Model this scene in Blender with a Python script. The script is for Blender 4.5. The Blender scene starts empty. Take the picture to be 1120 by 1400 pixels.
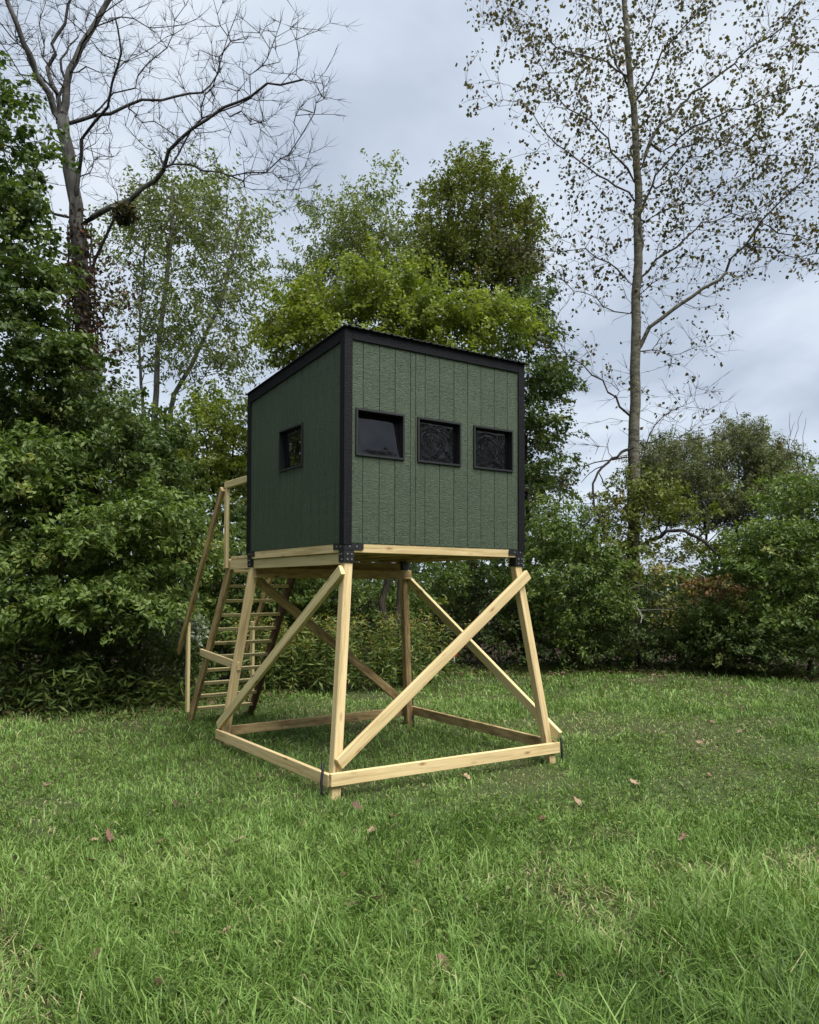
import bpy, bmesh, math, random
import numpy as np
from mathutils import Vector, Matrix

random.seed(7)
RNG = np.random.default_rng(11)
SC = bpy.context.scene
COL = SC.collection

# ------------------------------------------------------------------ camera
CAM = np.array([-3.2457, -5.8591, 1.70])
CX = np.array([0.83171665, -0.55519263, 0.00292583])
CY = np.array([-0.01882439, -0.02293261, 0.99955977])
CZ = np.array([-0.55488112, -0.83140558, -0.02952459])
FPX = 1079.29
cd = bpy.data.cameras.new("camera")
cam = bpy.data.objects.new("camera", cd)
COL.objects.link(cam)
cam.matrix_world = Matrix(((CX[0], CY[0], CZ[0], CAM[0]), (CX[1], CY[1], CZ[1], CAM[1]), (CX[2], CY[2], CZ[2], CAM[2]), (0, 0, 0, 1)))
cd.sensor_fit = 'HORIZONTAL'
cd.sensor_width = 36
cd.lens = FPX / 1120 * 36
cd.shift_y = 71.57 / 1120
cd.clip_end = 500
SC.camera = cam
FWD = -CZ

def at(px, py, depth):
    return CAM + (FWD + CX * (px - 560) / FPX - CY * (py - 771.57) / FPX) * depth

def ground_at(px, py, z=0.0):
    r = FWD + CX * (px - 560) / FPX - CY * (py - 771.57) / FPX
    return CAM + r * ((z - CAM[2]) / r[2])

# ------------------------------------------------------------------ world, sun, exposure
w = bpy.data.worlds.new("World")
SC.world = w
w.use_nodes = True
nt = w.node_tree
nt.nodes.clear()
def N(t, typ, **kw):
    n = t.nodes.new(typ)
    for k, v in kw.items():
        if k in n.inputs: n.inputs[k].default_value = v
        else: setattr(n, k, v)
    return n
SUN_EL, SUN_AZ = math.radians(62), math.radians(168)
sky = N(nt, 'ShaderNodeTexSky', sky_type='NISHITA', sun_disc=False, sun_elevation=SUN_EL, sun_rotation=SUN_AZ)
tc = N(nt, 'ShaderNodeTexCoord')
sep = N(nt, 'ShaderNodeSeparateXYZ'); nt.links.new(tc.outputs['Generated'], sep.inputs[0])
zc = N(nt, 'ShaderNodeMath', operation='MAXIMUM'); nt.links.new(sep.outputs[2], zc.inputs[0]); zc.inputs[1].default_value = 0.0
za = N(nt, 'ShaderNodeMath', operation='ADD'); nt.links.new(zc.outputs[0], za.inputs[0]); za.inputs[1].default_value = 0.22
dx = N(nt, 'ShaderNodeMath', operation='DIVIDE'); nt.links.new(sep.outputs[0], dx.inputs[0]); nt.links.new(za.outputs[0], dx.inputs[1])
dy = N(nt, 'ShaderNodeMath', operation='DIVIDE'); nt.links.new(sep.outputs[1], dy.inputs[0]); nt.links.new(za.outputs[0], dy.inputs[1])
cmb = N(nt, 'ShaderNodeCombineXYZ'); nt.links.new(dx.outputs[0], cmb.inputs[0]); nt.links.new(dy.outputs[0], cmb.inputs[1])
mp = N(nt, 'ShaderNodeMapping'); nt.links.new(cmb.outputs[0], mp.inputs['Vector']); mp.inputs['Scale'].default_value = (1.7, 1.7, 1); mp.inputs['Location'].default_value = (3.1, 1.7, 0)
cn = N(nt, 'ShaderNodeTexNoise', Scale=1.0, Detail=5.0, Roughness=0.5, Distortion=0.35); nt.links.new(mp.outputs[0], cn.inputs['Vector'])
cr = N(nt, 'ShaderNodeValToRGB'); nt.links.new(cn.outputs[0], cr.inputs[0])
e = cr.color_ramp.elements
e[0].position = 0.36; e[0].color = (2.08, 2.40, 2.90, 1)
e[1].position = 0.64; e[1].color = (3.28, 3.58, 3.94, 1)
m = e.new(0.5); m.color = (2.72, 3.06, 3.55, 1)
mx = N(nt, 'ShaderNodeMix', data_type='RGBA'); mx.inputs[0].default_value = 0.96
nt.links.new(sky.outputs[0], mx.inputs[6]); nt.links.new(cr.outputs[0], mx.inputs[7])
bg = N(nt, 'ShaderNodeBackground', Strength=0.05)
nt.links.new(mx.outputs[2], bg.inputs[0])
wo = N(nt, 'ShaderNodeOutputWorld'); nt.links.new(bg.outputs[0], wo.inputs[0])

sd = bpy.data.lights.new("sun", 'SUN'); sd.energy = 1.5; sd.angle = math.radians(50); sd.color = (1, 0.97, 0.92)
sun = bpy.data.objects.new("sun", sd); COL.objects.link(sun)
sdir = Vector((math.sin(SUN_AZ) * math.cos(SUN_EL), math.cos(SUN_AZ) * math.cos(SUN_EL), math.sin(SUN_EL)))
sun.rotation_euler = sdir.to_track_quat('Z', 'Y').to_euler()
SC.view_settings.view_transform = 'Standard'
SC.view_settings.look = 'None'
SC.view_settings.gamma = 1
SC.view_settings.use_curve_mapping = False
SC.view_settings.exposure = 2.3
SC.cycles.max_bounces = 6
SC.cycles.diffuse_bounces = 3
SC.cycles.transmission_bounces = 3

# ------------------------------------------------------------------ materials
def mat(name):
    m = bpy.data.materials.new(name); m.use_nodes = True
    t = m.node_tree; b = t.nodes['Principled BSDF']
    return m, t, b
def ramp(t, src, stops):
    r = N(t, 'ShaderNodeValToRGB'); t.links.new(src, r.inputs[0])
    els = r.color_ramp.elements
    els[0].position, els[0].color = stops[0][0], (*stops[0][1], 1)
    els[1].position, els[1].color = stops[-1][0], (*stops[-1][1], 1)
    for p, c in stops[1:-1]:
        x = els.new(p); x.color = (*c, 1)
    return r.outputs[0]
def objcoord(t, scale, rnd=True):
    c = N(t, 'ShaderNodeTexCoord'); v = c.outputs['Object']
    if rnd:
        oi = N(t, 'ShaderNodeObjectInfo')
        mu = N(t, 'ShaderNodeVectorMath', operation='SCALE'); cb = N(t, 'ShaderNodeCombineXYZ')
        for i in range(3): t.links.new(oi.outputs['Random'], cb.inputs[i])
        t.links.new(cb.outputs[0], mu.inputs[0]); mu.inputs['Scale'].default_value = 37.0
        ad = N(t, 'ShaderNodeVectorMath', operation='ADD'); t.links.new(v, ad.inputs[0]); t.links.new(mu.outputs[0], ad.inputs[1]); v = ad.outputs[0]
    m = N(t, 'ShaderNodeMapping'); t.links.new(v, m.inputs['Vector']); m.inputs['Scale'].default_value = scale
    return m.outputs[0]
def mixc(t, fac, a, b, blend='MIX'):
    m = N(t, 'ShaderNodeMix', data_type='RGBA', blend_type=blend)
    for s, i in ((fac, 0), (a, 6), (b, 7)):
        if hasattr(s, 'links'): t.links.new(s, m.inputs[i])
        elif isinstance(s, tuple): m.inputs[i].default_value = (*s, 1) if len(s) == 3 else s
        else: m.inputs[i].default_value = s
    return m.outputs[2]
def bump(t, b, h, strength, dist):
    n = N(t, 'ShaderNodeBump', Strength=strength, Distance=dist); t.links.new(h, n.inputs['Height']); t.links.new(n.outputs[0], b.inputs['Normal'])

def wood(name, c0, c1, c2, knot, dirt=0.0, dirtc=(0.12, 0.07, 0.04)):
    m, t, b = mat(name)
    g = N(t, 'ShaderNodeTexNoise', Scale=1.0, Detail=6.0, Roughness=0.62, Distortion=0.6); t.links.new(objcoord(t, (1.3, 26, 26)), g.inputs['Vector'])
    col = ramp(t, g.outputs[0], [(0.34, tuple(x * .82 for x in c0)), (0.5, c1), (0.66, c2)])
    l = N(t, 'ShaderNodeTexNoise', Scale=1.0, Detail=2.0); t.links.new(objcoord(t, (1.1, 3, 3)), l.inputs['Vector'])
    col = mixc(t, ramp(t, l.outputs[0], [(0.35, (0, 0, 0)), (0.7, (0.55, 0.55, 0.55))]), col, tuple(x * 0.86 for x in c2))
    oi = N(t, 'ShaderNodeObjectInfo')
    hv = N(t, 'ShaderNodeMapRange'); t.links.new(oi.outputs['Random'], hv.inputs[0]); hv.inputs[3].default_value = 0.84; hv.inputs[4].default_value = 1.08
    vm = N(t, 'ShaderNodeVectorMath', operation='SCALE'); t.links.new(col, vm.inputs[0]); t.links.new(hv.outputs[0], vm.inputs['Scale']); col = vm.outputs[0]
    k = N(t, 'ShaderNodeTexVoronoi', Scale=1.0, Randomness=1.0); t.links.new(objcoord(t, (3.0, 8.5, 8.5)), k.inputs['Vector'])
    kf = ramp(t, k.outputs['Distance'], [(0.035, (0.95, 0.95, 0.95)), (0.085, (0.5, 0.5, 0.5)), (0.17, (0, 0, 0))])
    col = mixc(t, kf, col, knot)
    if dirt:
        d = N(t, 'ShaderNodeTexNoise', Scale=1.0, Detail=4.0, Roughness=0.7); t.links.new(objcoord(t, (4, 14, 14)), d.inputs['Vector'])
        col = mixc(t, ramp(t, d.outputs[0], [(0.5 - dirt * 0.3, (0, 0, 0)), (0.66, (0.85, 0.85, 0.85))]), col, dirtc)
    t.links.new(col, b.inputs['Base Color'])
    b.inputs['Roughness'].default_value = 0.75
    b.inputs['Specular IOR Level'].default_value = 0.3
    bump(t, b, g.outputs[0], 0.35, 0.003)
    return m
M_WOOD = wood("pine_treated", (0.40, 0.28, 0.125), (0.56, 0.425, 0.21), (0.66, 0.52, 0.285), (0.24, 0.12, 0.05))
M_WOODG = wood("pine_greenish", (0.42, 0.33, 0.145), (0.56, 0.46, 0.22), (0.65, 0.54, 0.30), (0.16, 0.10, 0.05), 0.0, (0.25, 0.19, 0.09))
M_WOODW = wood("pine_weathered", (0.30, 0.20, 0.085), (0.43, 0.31, 0.14), (0.53, 0.40, 0.20), (0.09, 0.05, 0.025), 0.25, (0.17, 0.10, 0.045))
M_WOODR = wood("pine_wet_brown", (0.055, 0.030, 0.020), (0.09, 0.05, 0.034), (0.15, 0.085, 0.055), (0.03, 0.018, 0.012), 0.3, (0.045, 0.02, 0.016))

def siding(name, base, hi):
    m, t, b = mat(name)
    # embossed cedar texture: fine ripples wandering across the board
    v = objcoord(t, (11, 11, 44), rnd=False)
    dn = N(t, 'ShaderNodeTexNoise', Scale=1.3, Detail=2.0); t.links.new(v, dn.inputs['Vector'])
    wv = N(t, 'ShaderNodeTexNoise', Scale=1.6, Detail=5.0, Roughness=0.6, Distortion=1.6); t.links.new(v, wv.inputs['Vector'])
    v2 = objcoord(t, (30, 30, 2.2), rnd=False)
    st = N(t, 'ShaderNodeTexNoise', Scale=1.0, Detail=4.0); t.links.new(v2, st.inputs['Vector'])
    ad = N(t, 'ShaderNodeMath', operation='ADD'); t.links.new(wv.outputs[0], ad.inputs[0]); t.links.new(st.outputs[0], ad.inputs[1])
    col = ramp(t, ad.outputs[0], [(0.35, base), (0.62, hi)]) if False else mixc(t, st.outputs[0], base, hi)
    big = N(t, 'ShaderNodeTexNoise', Scale=1.4, Detail=3.0); t.links.new(objcoord(t, (1, 1, 0.6), rnd=False), big.inputs['Vector'])
    col = mixc(t, ramp(t, big.outputs[0], [(0.4, (0, 0, 0)), (0.75, (0.5, 0.5, 0.5))]), col, tuple(x * 0.72 for x in base))
    t.links.new(col, b.inputs['Base Color'])
    b.inputs['Roughness'].default_value = 0.5
    b.inputs['Specular IOR Level'].default_value = 0.35
    col = mixc(t, ramp(t, wv.outputs[0], [(0.42, (0, 0, 0)), (0.62, (0.6, 0.6, 0.6))]), col, tuple(x * 1.45 for x in hi)); t.links.new(col, b.inputs['Base Color'])
    bump(t, b, ad.outputs[0], 1.0, 0.013)
    return m
M_GREEN = siding("green_paint", (0.024, 0.038, 0.021), (0.048, 0.070, 0.040))
M_BLACK = siding("black_trim_paint", (0.0035, 0.0035, 0.005), (0.006, 0.006, 0.0085))
M_BLACK.node_tree.nodes['Principled BSDF'].inputs['Specular IOR Level'].default_value = 0.15
M_BLACK.node_tree.nodes['Principled BSDF'].inputs['Roughness'].default_value = 0.6
M_BLACK.node_tree.nodes['Bump'].inputs['Distance'].default_value = 0.006
def plain(name, col, rough, metal=0.0, spec=0.5, nb=None):
    m, t, b = mat(name)
    n = N(t, 'ShaderNodeTexNoise', Scale=1.0, Detail=4.0); t.links.new(objcoord(t, (14, 14, 14)), n.inputs['Vector'])
    t.links.new(mixc(t, n.outputs[0], tuple(c * 0.75 for c in col), tuple(c * 1.25 for c in col)), b.inputs['Base Color'])
    b.inputs['Roughness'].default_value = rough; b.inputs['Metallic'].default_value = metal; b.inputs['Specular IOR Level'].default_value = spec
    if nb: bump(t, b, n.outputs[0], nb, 0.004)
    return m
M_METAL = plain("black_steel", (0.007, 0.007, 0.0085), 0.45, 0.0, 0.6, 0.2)
M_BOLT = plain("zinc_bolt", (0.35, 0.35, 0.34), 0.45, 0.8)
M_ROOF = plain("black_roof_metal", (0.012, 0.012, 0.014), 0.5, 0.0, 0.5)
M_DARK = plain("dark_interior", (0.010, 0.010, 0.010), 0.9)  # near-black colour stands in for the unlit inside of the cabin
M_GLASS = plain("tinted_acrylic", (0.004, 0.004, 0.005), 0.02, 0.0, 0.5)
M_GLASS.node_tree.nodes['Principled BSDF'].inputs['IOR'].default_value = 1.5
M_STRAP = plain("black_strap", (0.008, 0.008, 0.009), 0.6)
M_ORANGE = plain("orange_tape", (0.75, 0.09, 0.015), 0.5)
M_WHITE = plain("white_plastic", (0.75, 0.75, 0.72), 0.5)

def leafmat(name, stops, trans=0.35, rough=0.5, spec=0.35):
    m, t, b = mat(name)
    a = N(t, 'ShaderNodeAttribute', attribute_name='tint')
    col = ramp(t, a.outputs['Fac'], stops)
    t.links.new(col, b.inputs['Base Color'])
    b.inputs['Roughness'].default_value = rough; b.inputs['Specular IOR Level'].default_value = spec
    tr = N(t, 'ShaderNodeBsdfTranslucent')
    t.links.new(mixc(t, 1.0, col, (1.15, 1.25, 0.55), 'MULTIPLY'), tr.inputs[0])
    ms = N(t, 'ShaderNodeMixShader'); ms.inputs[0].default_value = trans
    t.links.new(b.outputs[0], ms.inputs[1]); t.links.new(tr.outputs[0], ms.inputs[2])
    t.links.new(ms.outputs[0], t.nodes['Material Output'].inputs['Surface'])
    return m
L_DARK = leafmat("leaf_dark_green", [(0, (0.036, 0.064, 0.016)), (0.5, (0.078, 0.118, 0.03)), (0.85, (0.125, 0.165, 0.044)), (1, (0.18, 0.18, 0.06))])
L_MID = leafmat("leaf_mid_green", [(0, (0.062, 0.102, 0.022)), (0.5, (0.112, 0.165, 0.036)), (0.9, (0.17, 0.225, 0.055)), (1, (0.26, 0.24, 0.07))])
L_BRIGHT = leafmat("leaf_yellow_green", [(0, (0.105, 0.145, 0.02)), (0.5, (0.17, 0.215, 0.032)), (0.9, (0.235, 0.275, 0.048)), (1, (0.31, 0.28, 0.07))], 0.42)
L_PALE = leafmat("leaf_pale_green", [(0, (0.085, 0.112, 0.034)), (0.5, (0.135, 0.168, 0.05)), (0.9, (0.185, 0.215, 0.072)), (1, (0.25, 0.23, 0.08))], 0.4)
L_OLIVE = leafmat("leaf_olive", [(0, (0.078, 0.098, 0.02)), (0.5, (0.13, 0.152, 0.032)), (0.9, (0.185, 0.205, 0.046)), (1, (0.26, 0.18, 0.06))])
L_GREY = leafmat("leaf_willow_grey", [(0, (0.075, 0.092, 0.036)), (0.5, (0.118, 0.135, 0.056)), (0.9, (0.16, 0.172, 0.078)), (1, (0.22, 0.19, 0.09))])
L_BROWN = leafmat("leaf_cottonwood", [(0, (0.045, 0.042, 0.022)), (0.45, (0.075, 0.070, 0.030)), (0.8, (0.11, 0.10, 0.036)), (1, (0.12, 0.07, 0.04))], 0.3)
L_YEL = leafmat('leaf_yellowing', [(0,(.11,.12,.03)),(.5,(.19,.19,.05)),(.85,(.28,.25,.08)),(1,(.24,.13,.05))])
L_RED = leafmat("leaf_creeper_red", [(0, (0.035, 0.020, 0.016)), (0.5, (0.070, 0.036, 0.026)), (0.75, (0.085, 0.095, 0.032)), (0.93, (0.11, 0.12, 0.04)), (1, (0.26, 0.05, 0.03))], 0.3)
L_RUST = leafmat("leaf_rust_yellow", [(0, (0.10, 0.035, 0.022)), (0.45, (0.16, 0.10, 0.035)), (0.8, (0.20, 0.17, 0.05)), (1, (0.11, 0.13, 0.04))], 0.35)
L_GOLD = leafmat("goldenrod_flower", [(0, (0.16, 0.14, 0.03)), (1, (0.34, 0.26, 0.04))], 0.3)
L_WHITE = leafmat("leaf_silver", [(0, (0.12, 0.16, 0.10)), (0.6, (0.25, 0.29, 0.22)), (1, (0.42, 0.46, 0.38))], 0.3)
L_GRASS = leafmat("grass_blades", [(0, (.036, .068, .012)), (.3, (.084, .150, .028)), (.65, (.158, .262, .058)), (.88, (.25, .36, .115)), (.95, (.32, .30, .14)), (1, (.40, .34, .20))], 0.24, 0.5, 0.25)

def bark(name, a, c, sc=(9, 9, 3.0)):
    m, t, b = mat(name)
    n = N(t, 'ShaderNodeTexNoise', Scale=1.0, Detail=6.0, Roughness=0.65, Distortion=0.5); t.links.new(objcoord(t, sc, rnd=False), n.inputs['Vector'])
    t.links.new(ramp(t, n.outputs[0], [(0.34, a), (0.66, c)]), b.inputs['Base Color'])
    b.inputs['Roughness'].default_value = 0.9; b.inputs['Specular IOR Level'].default_value = 0.2
    bump(t, b, n.outputs[0], 0.8, 0.03)
    return m
B_GREY = bark("bark_grey", (0.030, 0.029, 0.026), (0.115, 0.110, 0.098))
B_BLACK = bark("bark_dark", (0.012, 0.011, 0.010), (0.038, 0.034, 0.031))
B_BROWN = bark("bark_brown", (0.022, 0.018, 0.014), (0.065, 0.052, 0.040))
B_COTTON = bark("bark_cottonwood", (0.055, 0.050, 0.034), (0.20, 0.185, 0.145), (5, 5, 14))
B_PALE = bark("bark_pale", (0.10, 0.095, 0.082), (0.24, 0.23, 0.205))

def groundmat(name, stops, sc, extra=None, bs=0.6):
    m, t, b = mat(name)
    c = N(t, 'ShaderNodeTexCoord')
    n = N(t, 'ShaderNodeTexNoise', Scale=sc, Detail=9.0, Roughness=0.68); t.links.new(c.outputs['Object'], n.inputs['Vector'])
    col = ramp(t, n.outputs[0], stops)
    if extra:
        n2 = N(t, 'ShaderNodeTexNoise', Scale=0.55, Detail=4.0); t.links.new(c.outputs['Object'], n2.inputs['Vector'])
        col = mixc(t, ramp(t, n2.outputs[0], [(0.42, (0, 0, 0)), (0.68, (0.8, 0.8, 0.8))]), col, extra)
    t.links.new(col, b.inputs['Base Color'])
    b.inputs['Roughness'].default_value = 0.95; b.inputs['Specular IOR Level'].default_value = 0.15
    bump(t, b, n.outputs[0], bs, 0.04)
    return m
M_SOIL = groundmat("leaf_litter_soil", [(0.3, (0.022, 0.017, 0.012)), (0.55, (0.055, 0.040, 0.028)), (0.75, (0.12, 0.085, 0.055))], 7.0)
M_LAWN = groundmat("lawn_soil", [(0.3, (0.020, 0.022, 0.010)), (0.5, (0.050, 0.058, 0.022)), (0.7, (0.11, 0.095, 0.05))], 34.0, (0.045, 0.075, 0.022))

# ------------------------------------------------------------------ helpers
def tag(o, label=None, cat=None, group=None, kind=None):
    if label: o['label'] = label
    if cat: o['category'] = cat
    if group: o['group'] = group
    if kind: o['kind'] = kind
    return o
def empty(name, loc, label=None, cat=None, group=None, kind=None):
    o = bpy.data.objects.new(name, None); COL.objects.link(o); o.location = loc
    return tag(o, label, cat, group, kind)
def link(name, me, material=None, parent=None, matrix=None):
    if material is not None and len(me.materials) == 0: me.materials.append(material)
    o = bpy.data.objects.new(name, me); COL.objects.link(o)
    if matrix is not None: o.matrix_world = matrix
    if parent is not None:
        o.parent = parent
        o.matrix_parent_inverse = world_of(parent).inverted()
        if matrix is None: o.matrix_parent_inverse = world_of(parent).inverted()
    return o
WM = {}
def world_of(o):
    # parents here are placed by location only (no rotation), or by matrix
    m = o.matrix_basis.copy()
    if o.parent: m = world_of(o.parent) @ o.matrix_parent_inverse @ m
    return m
def np_mesh(name, verts, faces, tint=None, smooth=False):
    """faces: (n,k) int array with constant k, or list of such arrays"""
    if not isinstance(faces, list): faces = [faces]
    me = bpy.data.meshes.new(name)
    verts = np.asarray(verts, dtype=np.float32)
    me.vertices.add(len(verts)); me.vertices.foreach_set('co', verts.ravel())
    fl = [f for f in faces if len(f)]
    loops = np.concatenate([f.ravel() for f in fl]).astype(np.int32)
    tot = np.concatenate([np.full(len(f), f.shape[1]) for f in fl])
    start = np.concatenate([[0], np.cumsum(tot)[:-1]]).astype(np.int32)
    me.loops.add(len(loops)); me.loops.foreach_set('vertex_index', loops)
    me.polygons.add(len(tot)); me.polygons.foreach_set('loop_start', start)
    me.polygons.foreach_set('use_smooth', np.full(len(tot), bool(smooth)))
    me.update(calc_edges=True)
    if tint is not None:
        a = me.attributes.new('tint', 'FLOAT', 'FACE'); a.data.foreach_set('value', np.asarray(tint, dtype=np.float32))
    return me
def box_mesh(sx, sy, sz, bev=0.004, name='board'):
    bm = bmesh.new(); bmesh.ops.create_cube(bm, size=1)
    for v in bm.verts: v.co = Vector((v.co.x * sx, v.co.y * sy, v.co.z * sz))
    if bev: bmesh.ops.bevel(bm, geom=bm.edges[:], offset=bev, segments=1, affect='EDGES')
    me = bpy.data.meshes.new(name); bm.to_mesh(me); bm.free(); return me
def beam(name, a, b, wid, thick, material, parent, side=None, bev=0.004, ext=0.0):
    """a board from a to b; local x = grain. 'side' = direction of its thickness"""
    a = Vector(a); b = Vector(b); d = b - a; L = d.length + 2 * ext; x = d.normalized()
    s = Vector(side if side is not None else (0, 0, 1)); y = (s - x * s.dot(x)).normalized(); z = x.cross(y)
    c = (a + b) / 2
    M = Matrix(((x.x, y.x, z.x, c.x), (x.y, y.y, z.y, c.y), (x.z, y.z, z.z, c.z), (0, 0, 0, 1)))
    return link(name, box_mesh(L, thick, wid, bev), material, parent, M)
def boxes(name, rects, material, parent):
    """axis boxes (x0,y0,z0,x1,y1,z1) joined to one part"""
    V = []; F = []
    for (x0, y0, z0, x1, y1, z1) in rects:
        b = len(V)
        V += [(x0, y0, z0), (x1, y0, z0), (x1, y1, z0), (x0, y1, z0), (x0, y0, z1), (x1, y0, z1), (x1, y1, z1), (x0, y1, z1)]
        F += [(b, b + 3, b + 2, b + 1), (b + 4, b + 5, b + 6, b + 7), (b, b + 1, b + 5, b + 4), (b + 1, b + 2, b + 6, b + 5), (b + 2, b + 3, b + 7, b + 6), (b + 3, b, b + 4, b + 7)]
    V = np.array(V, float); o = V.mean(0)
    me = np_mesh(name, V - o, np.array(F))
    return link(name, me, material, parent, Matrix.Translation(Vector(o)))
def tube(name, pts, r, material, parent=None, k=8):
    V, F = tube_arrays(np.array(pts, float), np.full(len(pts), r), k)
    return link(name, np_mesh(name, V, F, smooth=True), material, parent)
def tube_arrays(P, R, k):
    n = len(P); V = []
    u = None
    for i in range(n):
        d = P[min(i + 1, n - 1)] - P[max(i - 1, 0)]; d = d / (np.linalg.norm(d) + 1e-9)
        if u is None: u = np.cross(d, [0.3, 1, 0.2])
        u = u - d * (u @ d); u /= np.linalg.norm(u) + 1e-9; v = np.cross(d, u)
        a = np.arange(k) * 2 * np.pi / k
        V.append(P[i] + R[i] * (np.cos(a)[:, None] * u + np.sin(a)[:, None] * v))
    V = np.concatenate(V); i = np.arange(k); j = (i + 1) % k
    F = np.concatenate([np.stack([s * k + i, s * k + j, (s + 1) * k + j, (s + 1) * k + i], 1) for s in range(n - 1)])
    return V, F

# value noise for placing things
_G = np.random.default_rng(5).random((256, 256))
def vnoise(x, y, s=1.0):
    x = np.asarray(x) * s + 500; y = np.asarray(y) * s + 500
    xi = np.floor(x).astype(int); yi = np.floor(y).astype(int); fx = x - xi; fy = y - yi
    fx = fx * fx * (3 - 2 * fx); fy = fy * fy * (3 - 2 * fy)
    g = lambda a, b: _G[a % 256, b % 256]
    return (g(xi, yi) * (1 - fx) + g(xi + 1, yi) * fx) * (1 - fy) + (g(xi, yi + 1) * (1 - fx) + g(xi + 1, yi + 1) * fx) * fy
def fbm(x, y, s=1.0):
    return 0.55 * vnoise(x, y, s) + 0.3 * vnoise(x, y, s * 2.3) + 0.15 * vnoise(x, y, s * 5.1)

# ------------------------------------------------------------------ ground
def hgt(x, y):
    x = np.asarray(x, float); y = np.asarray(y, float)
    d = np.hypot(x - 1, y - 1)
    return (fbm(x, y, 0.45) - 0.5) * 0.10 * np.clip((d - 2.5) / 4, 0.12, 1)
def sheet(name, xs, ys, z, material, mask=None):
    X, Y = np.meshgrid(xs, ys, indexing='ij'); Z = hgt(X, Y) + z
    nx, ny = X.shape; V = np.stack([X, Y, Z], -1).reshape(-1, 3)
    i, j = np.meshgrid(np.arange(nx - 1), np.arange(ny - 1), indexing='ij'); a = (i * ny + j).ravel()
    F = np.stack([a, a + ny, a + ny + 1, a + 1], 1)
    if mask is not None:
        c = V[F].mean(1); F = F[mask(c[:, 0], c[:, 1])]
    return link(name, np_mesh(name, V, F, smooth=True), material)
xs = np.concatenate([[-200, -120, -70, -40], np.arange(-25, 30, 0.5), [35, 50, 80, 130, 220]])
ys = np.concatenate([[-200, -120, -70, -40], np.arange(-25, 30, 0.5), [35, 50, 80, 130, 220]])
tag(sheet('ground', xs, ys, -0.012, M_SOIL), kind='structure', label='dark soil and leaf litter under the trees')
EDGE = np.array([(-9, 11.0), (-5.5, 8.6), (-1.9, 6.15), (-0.9, 5.45), (0.45, 5.5), (1.86, 6.05), (3.6, 7.0), (5.4, 6.9), (7.1, 6.1), (9.77, 4.75), (11.5, 2.4), (14, -2), (17, -8), (19, -18), (12, -25), (-15, -25), (-20, -15), (-17, 0), (-13, 8)])
def inside(x, y, poly=EDGE):
    r = np.zeros(np.shape(x), bool); n = len(poly)
    for i in range(n):
        x0, y0 = poly[i]; x1, y1 = poly[(i + 1) % n]
        c = ((y0 > y) != (y1 > y)) & (x < (x1 - x0) * (y - y0) / (y1 - y0 + 1e-12) + x0)
        r ^= c
    return r
def onlawn(x, y):
    j = 0.35
    return inside(x + (vnoise(x, y, 2.1) - 0.5) * j, y + (vnoise(y, x, 2.3) - 0.5) * j)
g = np.arange(-21, 20, 0.12)
tag(sheet('lawn', g, np.arange(-26, 12, 0.12), 0.0, M_LAWN, onlawn), kind='structure', label='mown lawn of the clearing')

# ------------------------------------------------------------------ grass blades
def blades(x, y, L, wd, lean, az, tint):
    n = len(x); z = hgt(x, y) - 0.004
    B = np.stack([x, y, z], 1); up = np.array([0, 0, 1.0])
    az2 = az + RNG.normal(0, .5, n)
    h = np.stack([np.cos(az), np.sin(az), np.zeros(n)], 1); h2 = np.stack([np.cos(az2), np.sin(az2), np.zeros(n)], 1)
    s_ = np.stack([-np.sin(az), np.cos(az), np.zeros(n)], 1)
    tw = RNG.normal(0, 0.6, n)[:, None]
    s2 = s_ * np.cos(tw) + h * np.sin(tw)
    a1 = lean * 0.35; a2 = lean * 0.95; a3 = np.minimum(lean * 1.7, 2.0)
    st = lambda hh, a, f: L[:, None] * f * (hh * np.sin(a)[:, None] + up * np.cos(a)[:, None])
    P1 = B + st(h, a1, .34); P2 = P1 + st(h, a2, .34); P3 = P2 + st(h2, a3, .32)
    w1 = wd[:, None] * 0.5
    V = np.stack([B - s2 * w1 * .7, B + s2 * w1 * .7, P1 + s2 * w1, P1 - s2 * w1, P2 + s2 * w1 * .8, P2 - s2 * w1 * .8, P3], 1).reshape(-1, 3)
    b = np.arange(n) * 7
    Q = np.concatenate([np.stack([b, b + 1, b + 2, b + 3], 1), np.stack([b + 3, b + 2, b + 4, b + 5], 1)]); T = np.stack([b + 5, b + 4, b + 6], 1)
    return V, Q, T, tint
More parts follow.
